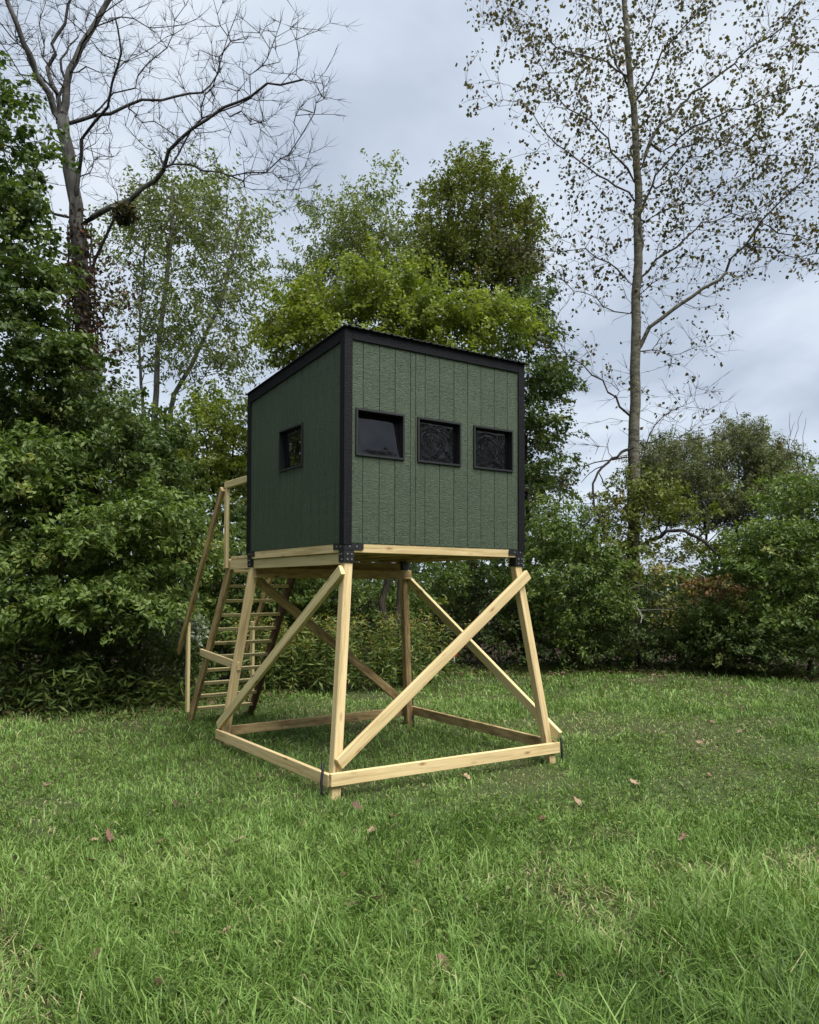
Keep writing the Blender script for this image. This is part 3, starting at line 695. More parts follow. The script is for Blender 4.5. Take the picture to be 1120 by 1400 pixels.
def sprays(tips, dirs, n, rad, rng, flat=0.42, lift=0.0, horiz=0.0):
    """feathery sprays: leaves set along a twig that runs on outward from every tip"""
    k = len(tips)
    D = dirs + rng.normal(0, .45, (k, 3)); D[:, 2] = D[:, 2] * (1 - horiz) + lift; D /= np.linalg.norm(D, axis=1)[:, None] + 1e-9
    ln = rad * rng.uniform(1.1, 2.6, k)
    side = np.cross(D, [0, 0, 1.0]); side += rng.normal(0, .08, side.shape); side /= np.linalg.norm(side, axis=1)[:, None] + 1e-9
    nrm = np.cross(side, D)
    T = np.repeat(tips, n, axis=0); m = len(T); R = lambda q: np.repeat(q, n, axis=0)
    t = rng.random(m) ** .8; w_ = rad * (0.55 - .38 * t) * rng.normal(0, 1, m)
    L_ = R(ln)
    P = T + R(D) * (t * L_)[:, None] + R(side) * w_[:, None] + R(nrm) * (rng.normal(0, rad * flat * .5, m))[:, None]
    P[:, 2] -= 0.16 * t ** 2 * L_ * (1 - lift) + 0.10 * np.abs(w_)
    base_az = np.arctan2(R(D)[:, 1], R(D)[:, 0]); az = base_az + np.sign(w_) * rng.uniform(.3, 1.3, m) + rng.normal(0, .35, m)
    tint = np.clip(R(rng.normal(0.45, 0.17, k)) + rng.normal(0, 0.15, m), 0, 1)
    return P, tint, az

def tree(name, label, cat, group, base, build, leafm, barkm, tips_pts, nleaf, lsize, rad, rng, aspect=0.55, flat=0.42, up=0.9,
         rt=0.005, step=0.3, upd=0.25, kthick=7, droop=0.35, thin=0.03, extra_tips=None, crown='crown', twigm=None, penal=0.10, lift=0.0, horiz=0.3):
    root = empty(name, tuple(base), label, cat, group)
    s = Skel(); build(s)
    tips = s.colonize(tips_pts, rng, step=step, rt=rt, updrop=upd, penal=penal)
    A = s.mesh(thin, 99, kthick)
    if A: link('trunk', np_mesh('trunk', A[0], A[1], smooth=True), barkm, root)
    B_ = s.mesh(0, thin, 3)
    if B_: link('branches', np_mesh('branches', B_[0], B_[1], smooth=True), twigm or barkm, root)
    if nleaf:
        P = np.array(s.P); par = np.array(s.par)
        tp = P[tips]; dr = tp - P[par[tips]]; dr /= np.linalg.norm(dr, axis=1)[:, None] + 1e-9
        LP, tint, az = sprays(tp, dr, nleaf, rad, rng, flat, lift, horiz)
        V, F, t = leaves(LP, lsize, rng, aspect, up, tint, az, droop)
        link(crown, np_mesh(crown, V, F, t), leafm, root)
    return root, s

def lobes(specs, rng):
    """targets inside ellipsoids given by pixel centre, pixel radii, distance and depth radius; shell-heavy"""
    out = []
    for (px, py, rx, ry, dep, rz, n) in specs:
        c = at(px, py, dep); k = dep / FPX
        v = rng.normal(0, 1, (n, 3)); v /= np.linalg.norm(v, axis=1)[:, None]
        k3 = rng.normal(0, 1, (5, 3)) * 2.2; ph = rng.uniform(0, 6.28, 5)
        lump = 1 + 0.17 * np.sin(v @ k3.T + ph).sum(1) / 1.6 + np.abs(rng.normal(0, .10, n))
        v *= ((rng.random(n) ** 0.42) * lump)[:, None]
        fh = np.array([FWD[0], FWD[1], 0]); fh /= np.linalg.norm(fh)
        out.append(c + v[:, :1] * CX * rx * k + v[:, 1:2] * np.array([0, 0, 1.0]) * ry * k + v[:, 2:] * fh * rz)
    P = np.concatenate(out); return P[P[:, 2] > 0.25]

def stem_to(base, top, r0, r1, rng, wob=0.05):
    def f(s): s.line([base, base * 0.6 + top * 0.4 + rng.normal(0, .12, 3) * [1, 1, 0], top], None, r0, r1, rng, wob=wob)
    return f
def stems(base, tops, r0, r1, rng):
    def f(s):
        for i, t in enumerate(tops):
            t = np.asarray(t); b = base + np.array([rng.normal(0, .15), rng.normal(0, .15), 0])
            ids = s.line([b, b * .5 + t * .5 + np.array([rng.normal(0, .1), rng.normal(0, .1), .15]), t], None, r0, r1, rng, wob=.04)
    return f
def gb(px, dep):
    """ground point under a picture column at a distance"""
    p = at(px, 771.57, dep); return np.array([p[0], p[1], -0.05])

R_ = lambda k: np.random.default_rng(k)

# --- the tall bare tree on the left, limbs as they fork in the photograph
def traced(s, scale, org, paths, dep, trunk_ids, rng, spread=1.6):
    ids_all = []
    for (r0, r1, dd, pts) in paths:
        q = [at(org[0] + x / scale, org[1] + y / scale, dep + dd * (i / max(1, len(pts) - 1))) for i, (x, y) in enumerate(pts)]
        j = s.near(q[0]); ids_all += s.line(q[0:] if np.linalg.norm(q[0] - s.P[j]) > .05 else q[1:], j, r0, r1, rng, step=.28, wob=.042)
    return ids_all
def node_dirs(s):
    P = np.array(s.P); par = np.array(s.par); D = P - P[np.maximum(par, 0)]; D[par < 0] = [0, 0, 1]
    return D / (np.linalg.norm(D, axis=1)[:, None] + 1e-9)
def twig_targets(s, ids, n, rng, lo=0.25, hi=1.5, up=0.35, spread=.75):
    A = np.array(s.P)[ids]; R = np.array(s.R)[ids]; D = node_dirs(s)[ids]
    wgt = 1 / (R + 0.03); wgt /= wgt.sum(); k = rng.choice(len(A), n, p=wgt)
    v = D[k] * .9 + rng.normal(0, spread, (n, 3)); v[:, 2] += up; v /= np.linalg.norm(v, axis=1)[:, None]
    return A[k] + v * rng.uniform(lo, hi, n)[:, None]
def bare_build(s):
    rg = R_(3); d = 13.0
    s.line([gb(122, d), at(120, 620, d), at(117, 520, d), at(112, 400, d), at(109, 330, d), at(104, 280, d), at(95, 232, d), at(88, 185, d), at(86, 160, d)], None, .22, .095, rg, wob=.015)
    n0 = len(s.P)
    P = [(.115, .05, .4, [(215, 420), (235, 290), (262, 205), (305, 125), (385, -10), (440, -140)]),
         (.10, .045, -.8, [(208, 430), (170, 330), (130, 265), (80, 150), (25, 0), (-10, -120)]),
         (.075, .035, .9, [(212, 430), (205, 330), (165, 235), (195, 120), (245, -10)]),
         (.06, .02, 1.2, [(215, 430), (215, 240), (235, 170), (270, 130)]),
         (.07, .02, -.9, [(268, 735), (275, 600), (288, 485), (335, 425), (378, 372), (395, 290), (420, 180), (400, 60)]),
         (.062, .016, 1.0, [(245, 425), (330, 400), (440, 365), (560, 350), (700, 320), (765, 250), (805, 140)]),
         (.085, .022, -1.2, [(272, 790), (320, 755), (400, 712), (500, 650), (572, 592), (585, 525), (670, 445), (775, 382), (870, 340), (980, 292), (1060, 272)]),
         (.035, .010, -1.9, [(575, 585), (640, 568), (700, 590), (800, 610), (930, 600), (1000, 540), (1050, 470), (1092, 395)]),
         (.016, .006, -1.9, [(930, 600), (975, 610), (1000, 650), (1040, 665)]),
         (.05, .035, -.3, [(300, 985), (335, 900), (370, 825), (398, 762), (405, 720)]),
         (.05, .015, .7, [(262, 760), (190, 742), (120, 700), (60, 660), (-20, 640)]),
         (.03, .010, 1.0, [(330, 400), (395, 320), (470, 300), (540, 200), (600, 120), (640, 20)]),
         (.03, .010, -1.3, [(670, 445), (700, 370), (740, 300), (770, 200), (820, 60)]),
         (.026, .009, -1.4, [(775, 382), (850, 400), (870, 440), (920, 430)]),
         (.03, .010, .5, [(262, 205), (330, 90), (420, 60), (520, 100), (640, 90)]),
         (.03, .010, -.8, [(130, 265), (70, 260), (20, 180), (-40, 170)]),
         (.025, .008, -1.2, [(450, 375), (500, 430), (600, 460), (640, 500)]),
         (.025, .008, .4, [(305, 125), (360, 190), (440, 210), (560, 150)]),
         (.022, .008, -1.6, [(870, 340), (870, 260), (930, 200), (965, 110)]),
         (.022, .008, .2, [(340, 60), (450, -20), (560, -40)]),
             (.03, .008, -.5, [(95, 180), (40, 130), (-20, 60), (-60, -30)]), (.03, .008, .6, [(180, 300), (110, 230), (60, 120), (60, 0)]),
             (.028, .008, 1.1, [(225, 300), (150, 200), (140, 90), (170, -20)]), (.03, .008, .9, [(245, 250), (300, 230), (350, 250), (400, 255)]),
             (.026, .008, -.9, [(200, 540), (140, 560), (90, 520), (20, 500)]), (.026, .008, 1.3, [(262, 640), (310, 600), (330, 560), (390, 545)]),
             (.022, .008, .6, [(268, 620), (240, 560), (300, 520), (370, 540)])]
    s.limbs = traced(s, 2.545, (0, 0), [(a * .62, b * .7, c, e) for a, b, c, e in P], d, n0, rg)
bs = Skel(); bare_build(bs)
rg = R_(31)
bt = np.concatenate([twig_targets(bs, bs.limbs, 560, rg, .25, 1.05, .5), twig_targets(bs, bs.limbs, 340, rg, .1, .55, .5)])
BT, BSK = tree('bare_tree', 'tall bare grey tree with wide leafless limbs rising behind the left thicket', 'tree', None, gb(122, 13.0), bare_build, None, B_GREY, bt, 0, 0, 0, R_(32), rt=.0046, step=.16, upd=-.1, penal=.12, thin=.035, twigm=B_BLACK)
# second order twigs
def twigs_on(parent_skel, root, material, n, rng, lo, hi, r, name='twigs', up=.5):
    P = np.array(parent_skel.P); R = np.array(parent_skel.R); c = np.where(R < .02)[0]
    ids = rng.choice(c, n); A = P[ids]; v = node_dirs(parent_skel)[ids] * 1.1 + rng.normal(0, .5, (n, 3)); v[:, 2] += up * .6; v /= np.linalg.norm(v, axis=1)[:, None]
    Ln = rng.uniform(lo, hi, n)[:, None]; b = np.cross(v, rng.normal(0, 1, (n, 3))); b /= np.linalg.norm(b, axis=1)[:, None]
    M_ = A + v * Ln * .5 + b * Ln * .08; E = A + v * Ln; c2 = np.cross(v, b)
    V = np.stack([A + b * r, A - b * r * .5 + c2 * r, A - b * r * .5 - c2 * r, M_ + b * r * .8, M_ - b * r * .4 + c2 * r * .8, M_ - b * r * .4 - c2 * r * .8, E], 1).reshape(-1, 3)
    i = np.arange(n) * 7
    Q = np.concatenate([np.stack([i + a, i + (a + 1) % 3, i + 3 + (a + 1) % 3, i + 3 + a], 1) for a in range(3)]); T = np.concatenate([np.stack([i + 3 + a, i + 3 + (a + 1) % 3, i + 6], 1) for a in range(3)])
    link(name, np_mesh(name, V, [Q, T]), material, root); return E
twigs_on(BSK, BT, B_BLACK, 4200, R_(33), .08, .34, .0027)

# --- tall cottonwood on the right with sparse small leaves
def cot_build(s):
    rg = R_(4); d = 17.0
    s.line([gb(864, d), at(866, 700, d), at(867, 600, d), at(869, 480, d), at(872, 380, d), at(873, 250, d), at(868, 165, d), at(858, 60, d), at(852, -30, d), at(850, -110, d)], None, .165, .045, rg, wob=.012)
    P = [(.075, .012, -1.2, [(490, 1180), (520, 1120), (600, 1060), (700, 990), (780, 930), (840, 850), (900, 760), (965, 690), (1080, 580), (1200, 480)]),
         (.03, .010, -1.5, [(845, 845), (950, 850), (1020, 880), (1130, 865)]),
         (.045, .010, 1.0, [(490, 950), (540, 890), (640, 820), (700, 760), (800, 735), (880, 725), (980, 650)]),
         (.06, .010, -1.0, [(482, 880), (498, 700), (540, 600), (620, 505), (700, 470), (800, 490), (900, 530), (980, 530)]),
         (.06, .014, .8, [(490, 580), (560, 420), (650, 340), (760, 250), (850, 180), (940, 120), (1040, 0), (1100, -100)]),
         (.04, .010, -.6, [(560, 520), (700, 420), (800, 370), (920, 330), (1040, 290), (1140, 270)]),
         (.045, .008, -1.4, [(472, 690), (380, 620), (280, 550), (180, 470), (122, 385), (80, 350), (20, 340)]),
         (.04, .008, .9, [(460, 970), (380, 900), (300, 850), (200, 860), (130, 850)]),
         (.045, .008, 1.3, [(470, 620), (350, 440), (240, 370), (160, 250), (120, 160)]),
         (.05, .008, -1.2, [(480, 1440), (420, 1390), (360, 1300), (290, 1250), (230, 1200), (205, 1120)]),
         (.022, .006, .7, [(488, 1200), (560, 1200), (620, 1210), (690, 1180)]),
         (.04, .010, .9, [(462, 330), (400, 190), (370, 90), (340, -40)]),
         (.035, .008, -1.5, [(440, 260), (330, 200), (200, 160), (100, 80), (45, 50)]),
         (.045, .012, -.5, [(470, 350), (540, 230), (600, 130), (680, 50), (740, -60)]),
         (.03, .008, 1.6, [(540, 640), (640, 560), (760, 500), (860, 440), (960, 330)]),
         (.03, .006, 1.2, [(455, 1070), (360, 1050), (300, 1000), (230, 960), (160, 930)]),
         (.022, .006, .3, [(490, 1000), (560, 950), (620, 900), (640, 870)]),
         (.03, .007, -.9, [(500, 760), (600, 710), (700, 700), (760, 640), (900, 560)]),
         (.03, .008, .2, [(470, 230), (520, 100), (560, -20), (620, -100)]),
         (.04, .008, -.3, [(900, 760), (960, 800), (1060, 820), (1150, 770)]),
         (.035, .006, -.9, [(470, 1560), (400, 1570), (300, 1590), (230, 1640), (180, 1700)]),
         (.03, .006, .6, [(495, 1560), (540, 1450), (600, 1400), (660, 1350)]),
         (.03, .006, -.6, [(495, 1520), (570, 1490), (620, 1500), (700, 1440)])]
    s.limbs = traced(s, 2.5, (680, 0), [(a * .68, b * .75, c, e) for a, b, c, e in P], d, 0, rg)
cs = Skel(); cot_build(cs)
rg = R_(41)
ct = np.concatenate([twig_targets(cs, cs.limbs, 760, rg, .2, 1.5, .25), twig_targets(cs, cs.limbs, 500, rg, .1, .7, .25)])
CT, CSK = tree('cottonwood_tree', 'tall slender cottonwood with sparse brownish leaves and pale ridged trunk at the right', 'tree', None, gb(864, 17.0), cot_build, None, B_COTTON, ct, 0, 0, 0, R_(42), rt=.005, step=.2, upd=-.1, penal=.03, thin=.03, twigm=B_BROWN)
E_ = twigs_on(CSK, CT, B_BROWN, 3800, R_(43), .10, .45, .0035, up=.2)
rg = R_(44)
# leaves thin out towards the lower limbs
hz = E_[:, 2]; keep = rg.random(len(E_)) < np.clip((hz - 5.0) / 6.5, .10, 1.0)
LPc = np.repeat(E_[keep], rg.integers(1, 7, keep.sum()), 0); LPc = LPc + rg.normal(0, .075, LPc.shape)
mid = cs.P[0] * 0 + at(868, 160, 17.0)
xtra = mid + rg.normal(0, 1, (2300, 3)) * [1.1, 1.1, 3.0]; LPc = np.concatenate([LPc, xtra[xtra[:, 2] > 9]])
V, F, t = leaves(LPc, .088, rg, .85, .2, None, None, .6, .15)
link('crown', np_mesh('crown', V, F, t), L_BROWN, CT)

# --- slender pale-stemmed tree between the bare tree and the blind
def slender(s):
    rg = R_(5); d = 16.0
    s.line([gb(210, d), at(211, 650, d), at(213, 560, d), at(216, 480, d), at(226, 400, d), at(234, 330, d), at(236, 250, d)], None, .11, .03, rg)
    s.line([gb(222, d + .3), at(226, 600, d + .3), at(238, 540, d + .2), at(270, 480, d), at(300, 420, d - .3), at(320, 340, d - .3), at(338, 280, d - .5)], None, .10, .02, rg)
    s.line([gb(196, d - .4), at(195, 600, d), at(192, 500, d), at(190, 420, d), at(200, 330, d)], None, .06, .02, rg)
rg = R_(51)
tp = lobes([(240, 290, 62, 62, 16, 1.3, 170), (315, 330, 48, 85, 15.8, 1.2, 170), (200, 360, 50, 90, 16, 1.2, 150), (290, 430, 80, 60, 15.8, 1.5, 170), (310, 500, 55, 30, 15.8, 1.2, 60), (215, 480, 60, 60, 16, 1.2, 90)], rg)
tree('slender_tree', 'slender grey-stemmed tree with thin pale foliage between the bare tree and the blind', 'tree', None, gb(210, 16), slender, L_PALE, B_PALE, tp, 26, .095, .26, R_(52), aspect=.42, flat=.5, up=.45, rt=.0045, droop=.5, lift=.45)

# --- dense trees and shrubs.  (name, label, category, (base px, distance), stem tops, lobes, leaf material, bark, leaves per spray, size, spray radius, aspect, lift, horiz)
DENSE = [
 ('maple_tree', 'dark green maple whose boughs hang in at the left edge', 'tree', (-30, 11.3), [(-20, 250)], [(8, 185, 34, 55, 11.0, .8, 42), (-12, 125, 28, 24, 11, .5, 12), (14, 290, 46, 40, 11.1, .9, 52), (28, 365, 46, 22, 11.1, .8, 38), (-5, 420, 62, 34, 11.2, 1.0, 62), (35, 485, 50, 34, 11.0, .8, 52), (-50, 300, 50, 160, 11.4, 1.2, 60), (92, 470, 22, 16, 11.1, .4, 14)], L_DARK, B_BLACK, 52, .088, .26, .72, 0, .6),
 ('tall_shrub', 'tall green shrub standing behind the left thicket under the bare trunk', 'shrub', (90, 12.2), [(60, 520), (130, 540)], [(40, 560, 75, 65, 11.8, .9, 140), (120, 570, 62, 50, 11.9, .9, 110), (190, 620, 55, 50, 11.9, .8, 85), (80, 660, 100, 70, 12.0, .9, 140), (210, 700, 50, 60, 12.3, .8, 80)], L_DARK, B_BROWN, 58, .082, .25, .5, .1, .5),
 ('leafy_shrub', 'leafy green shrub with spreading sprays at the left edge of the lawn', 'shrub', (50, 11.0), [(20, 680), (90, 690)], [(15, 660, 50, 50, 10.6, .6, 80), (70, 640, 50, 40, 10.9, .6, 65), (20, 765, 55, 34, 10.5, .5, 60), (60, 830, 50, 28, 10.3, .4, 48), (0, 860, 40, 50, 10.6, .5, 40)], L_MID, B_BROWN, 54, .092, .25, .46, 0, .6),
 ('layered_shrub', 'mid green shrub with layered sprays just left of the stair foot', 'shrub', (170, 11.2), [(140, 720), (210, 730)], [(145, 730, 48, 34, 10.7, .6, 70), (220, 705, 42, 34, 10.9, .6, 62), (140, 812, 48, 26, 10.4, .5, 58), (205, 832, 38, 28, 10.7, .5, 50), (190, 770, 50, 34, 11.0, .5, 50), (245, 745, 22, 26, 11.1, .4, 24)], L_MID, B_BROWN, 54, .09, .25, .44, 0, .65),
 ('silver_shrub', 'small silver-leaved shrub beside the lower end of the stair handrail', 'shrub', (245, 11.3), [(248, 850)], [(240, 850, 18, 28, 11.2, .3, 30), (262, 862, 10, 16, 11.2, .2, 10)], L_WHITE, B_BROWN, 26, .075, .15, .6, 0, .4),
 ('dim_shrub', 'dim twiggy bush low between the silver shrub and the weeds', 'shrub', (190, 11.6), [(190, 900)], [(185, 905, 60, 38, 11.3, .4, 85), (110, 900, 60, 36, 11.2, .4, 80), (255, 925, 24, 40, 11.7, .4, 40)], L_DARK, B_BROWN, 30, .075, .2, .4, .1, .2),
 ('yellow_green_shrub', 'tall yellowish green shrub between the slender tree and the blind', 'shrub', (290, 15.0), [(280, 600), (320, 590)], [(300, 600, 44, 52, 14.8, 1.0, 130), (250, 660, 44, 50, 14.6, 1.0, 100), (335, 640, 45, 80, 15, 1.0, 120), (215, 630, 36, 46, 15.0, .8, 50), (285, 560, 26, 20, 14.8, .6, 26)], L_BRIGHT, B_BROWN, 42, .085, .25, .5, .2, .3),
 ('green_shrub', 'rounded green shrub seen through the stair rungs', 'shrub', (330, 14.0), [(330, 760)], [(300, 780, 55, 60, 13.6, .7, 110), (380, 790, 55, 45, 13.9, .7, 90), (300, 880, 50, 50, 13.3, .6, 70)], L_MID, B_BROWN, 40, .09, .24, .5, 0, .5),
 ('pale_ash_tree', 'loose pale green tree with a leaning feathery top behind the blind roof', 'tree', (470, 19.5), [(480, 380), (455, 400)], [(480, 330, 46, 44, 19.5, 1.3, 200), (440, 392, 55, 38, 19.2, 1.3, 190), (525, 370, 52, 62, 19.5, 1.4, 260), (510, 275, 16, 20, 19.5, .4, 30), (532, 240, 8, 5, 19.5, .2, 10), (432, 300, 12, 10, 19.3, .3, 16)], L_PALE, B_PALE, 30, .10, .32, .42, .25, .2),
 ('olive_maple_tree', 'tall olive green tree with upright twigs directly above the blind roof', 'tree', (645, 20.5), [(640, 330), (655, 320)], [(648, 308, 52, 48, 20.3, 1.5, 190), (650, 385, 88, 50, 20.3, 1.7, 300), (596, 360, 38, 62, 20.0, 1.2, 140), (700, 350, 34, 56, 20.4, 1.2, 130), (612, 268, 14, 22, 20.3, .4, 24), (650, 245, 16, 26, 20.3, .4, 34), (682, 262, 13, 24, 20.3, .4, 24), (628, 250, 12, 18, 20.3, .4, 16), (715, 300, 16, 26, 20.3, .5, 24)], L_OLIVE, B_BROWN, 44, .105, .32, .5, .75, 0),
 ('young_maple_tree', 'bright yellow-green maple close behind the blind roof', 'tree', (540, 14.0), [(520, 450), (600, 460)], [(425, 440, 44, 38, 13.8, 1.0, 114), (520, 420, 56, 30, 13.9, 1.0, 128), (610, 445, 60, 26, 13.7, 1.0, 128), (560, 480, 110, 34, 13.8, 1.0, 175), (398, 475, 28, 26, 13.8, .7, 45), (665, 435, 28, 14, 13.8, .5, 29), (560, 390, 20, 16, 13.8, .3, 16), (505, 385, 30, 20, 13.8, .5, 30), (705, 440, 24, 14, 13.8, .4, 18)], L_BRIGHT, B_BROWN, 56, .076, .28, .6, .25, .4),
 ('tiered_oak_tree', 'dark green tree with tiered boughs showing past the right wall of the blind', 'tree', (715, 17.5), [(712, 520)], [(722, 440, 30, 38, 17.6, 1.0, 104), (738, 520, 38, 26, 17.5, 1.0, 110), (718, 590, 38, 28, 17.4, 1.0, 110), (730, 650, 32, 32, 17.4, 1.0, 104), (690, 560, 34, 110, 17.6, 1.0, 117)], L_DARK, B_BROWN, 42, .10, .30, .5, 0, .7),
 ('bright_shrub', 'bright green shrub at the lawn edge right of the blind legs', 'shrub', (775, 16.2), [(770, 730), (800, 740)], [(762, 735, 48, 42, 16.0, .9, 135), (810, 785, 38, 36, 15.8, .8, 85), (735, 800, 34, 46, 15.9, .8, 75), (845, 830, 22, 20, 15.7, .5, 28), (785, 860, 40, 30, 15.8, .6, 60)], L_MID, B_BROWN, 42, .085, .26, .5, .1, .4),
 ('vine_thicket', 'brownish tangle of vines wrapped round the foot of the cottonwood', 'vines', (860, 16.6), [(862, 700)], [(862, 690, 36, 42, 16.5, .6, 90), (845, 750, 40, 34, 16.3, .6, 80), (892, 680, 32, 28, 16.5, .5, 50), (825, 700, 26, 30, 16.5, .5, 30), (925, 705, 44, 16, 16.9, .5, 34), (935, 752, 55, 20, 16.9, .5, 52)], L_OLIVE, B_BROWN, 30, .08, .24, .6, 0, .2),
 ('yellowing_shrub', 'shrub with yellowing leaves and bare twigs below the cottonwood trunk', 'shrub', (885, 16.2), [(885, 790)], [(880, 795, 32, 22, 16.1, .6, 38), (905, 830, 30, 20, 16.1, .5, 26)], L_YEL, B_GREY, 22, .075, .24, .6, 0, .3),
 ('low_bush', 'low dark bush at the lawn edge below the yellowing shrub', 'bush', (880, 16.3), [(880, 870)], [(860, 880, 45, 32, 16.2, .6, 90), (930, 870, 42, 36, 16.3, .7, 90), (800, 895, 45, 26, 16.1, .6, 80)], L_DARK, B_BROWN, 40, .075, .22, .5, .1, .3),
 ('willow_tree', 'grey-green feathery willow against the sky right of the cottonwood', 'tree', (980, 22.0), [(950, 650), (1010, 640)], [(935, 648, 56, 40, 22, 1.4, 300), (1018, 625, 27, 38, 22, 1.1, 180), (1055, 655, 28, 34, 22.2, 1.1, 150), (985, 695, 72, 28, 21.8, 1.4, 290), (898, 665, 28, 46, 21.8, .8, 130), (1080, 700, 40, 40, 21.8, 1.0, 120)], L_GREY, B_BROWN, 84, .11, .34, .24, .45, 0),
 ('hornbeam_tree', 'spreading yellow-green tree with tiered boughs at the right edge', 'tree', (1110, 15.6), [(1080, 720), (1130, 700)], [(1100, 675, 48, 26, 15.8, 1.0, 80), (1065, 730, 60, 28, 15.5, 1.1, 110), (1110, 790, 60, 38, 15.3, 1.1, 120), (1015, 770, 38, 32, 15.7, 1.0, 75), (1060, 840, 60, 26, 15.3, .9, 80), (1140, 700, 40, 110, 15.5, 1.0, 80)], L_MID, B_BROWN, 40, .095, .30, .5, 0, .7),
 ('creeper', 'reddening creeper hanging among the bushes left of the hornbeam', 'creeper', (975, 15.9), [(975, 810)], [(968, 802, 24, 10, 15.2, .3, 26), (1002, 812, 14, 12, 15.2, .3, 14)], L_RUST, B_BROWN, 24, .07, .18, .7, 0, .3),
 ('shade_bush', 'deep green bush filling the lawn edge under the hornbeam', 'bush', (1010, 15.4), [(1010, 860)], [(980, 860, 45, 34, 15.5, .6, 95), (1060, 885, 60, 26, 15.0, .6, 95), (1000, 892, 45, 22, 15.3, .5, 60), (1120, 880, 40, 30, 14.8, .5, 60)], L_DARK, B_BROWN, 40, .08, .22, .5, .1, .4),
 ('elder_bush', 'bushy green elder seen between the blind legs beyond the clearing', 'bush', (500, 15.6), [(500, 800)], [(470, 800, 55, 32, 15.4, .8, 95), (540, 820, 45, 30, 15.6, .8, 85), (420, 830, 45, 36, 15.2, .8, 80), (610, 790, 34, 22, 16.5, .8, 45)], L_MID, B_BROWN, 40, .085, .24, .5, 0, .5),
 ('shadowed_bush', 'dark bush deep in shade framed by the crossing braces', 'bush', (660, 17.0), [(660, 800)], [(650, 785, 60, 44, 17.5, .9, 110), (700, 850, 34, 46, 16.4, .7, 80), (600, 850, 36, 36, 18.4, .7, 55)], L_DARK, B_BROWN, 40, .085, .24, .5, 0, .4),
]
for i, (nm, lab, cat, (bx, bd), tops, lob, lm, bm_, nl, sz, rad, asp, lift, hor) in enumerate(DENSE):
    rg = R_(100 + i); b = gb(bx, bd)
    tops_ = [at(x, y, bd) for x, y in tops]; hgt_ = max(t_[2] for t_ in tops_)
    pts = lobes(lob, rg)
    r0 = 0.010 * hgt_ + 0.015
    tree(nm, lab, cat, None, b, stems(b, tops_, r0, r0 * .35, rg), lm, bm_, pts, nl, sz, rad, R_(200 + i), aspect=asp, flat=.30, up=.85, rt=.004, droop=.45, lift=lift, horiz=hor)

# --- masses behind and below, too dense to count
def mass(name, label, pts, leafm, size, rng, aspect=.55, up=.6, tintn=.18):
    t = np.clip(.4 + .5 * (fbm(pts[:, 0] + pts[:, 2], pts[:, 1], .8) - .5) + rng.normal(0, tintn, len(pts)), 0, 1)
    V, F, t = leaves(pts, size, rng, aspect, up, t)
    o = link(name, np_mesh(name, V, F, t), leafm); tag(o, label, 'foliage', kind='stuff'); return o
def wallpts(px0, px1, n, dep, ddep, top, rng, low=0.0):
    px = rng.uniform(px0, px1, n); d = dep(px) + rng.uniform(0, ddep, n)
    q = np.array([at(a, 771.57, c) for a, c in zip(px, d)])
    tz = CAM[2] + (803 - top(px)) / FPX * d; tz *= (0.78 + .42 * fbm(q[:, 0] * 1.0, q[:, 1], .9) )
    q[:, 2] = low + (tz - low) * rng.random(n) ** .8
    return q
ip = lambda xs_, ys_: (lambda px: np.interp(px, xs_, ys_))
rg = R_(61)
mass('far_woods', 'dim woods closing the view behind the nearer trees', np.concatenate([
    wallpts(-750, 1800, 56000, ip([-750, -250, 400, 700, 1400, 1800], [15, 17, 21, 24, 21, 20]), 7, ip([-750, -200, -90, 100, 350, 420, 700, 800, 870, 975, 1040, 1400], [60, 60, 480, 560, 640, 600, 640, 740, 782, 782, 730, 690]), rg)]), L_DARK, .27, rg, .7)
rg = R_(62)
mass('thicket_understory', 'dark understory of leaves and twigs along the lawn edge', np.concatenate([
    wallpts(-400, 270, 38000, ip([-400, -150, 0, 140, 270], [12.3, 11.2, 11.1, 11.1, 12.3]), 1.6, ip([-150, 0, 140, 270], [640, 660, 690, 760]), rg),
    wallpts(255, 600, 15000, ip([255, 420, 600], [13.4, 15.0, 17.5]), 1.6, ip([255, 420, 600], [740, 775, 800]), rg),
    wallpts(600, 1600, 40000, ip([600, 690, 900, 1120, 1250, 1600], [17.8, 16.4, 16.7, 15.8, 15.2, 14.0]), 1.6, ip([600, 690, 900, 1000, 1250], [800, 780, 810, 790, 640]), rg)]), L_DARK, .10, rg, .5)
# trees across the clearing, behind the photographer (mirrored in the panes)
rg = R_(63); n = 28000
a_ = rg.uniform(-4.25, .15, n) ; rr = rg.uniform(19, 26, n)
q = np.stack([1 + np.cos(a_) * rr, np.sin(a_) * rr, np.zeros(n)], 1); q[:, 2] = rg.random(n) ** .8 * (6.5 + 5.5 * fbm(q[:, 0], q[:, 1], .25))
mass('woods_across_clearing', 'woods on the near side of the clearing, mirrored darkly in the window panes', q, L_DARK, .50, rg, .7)

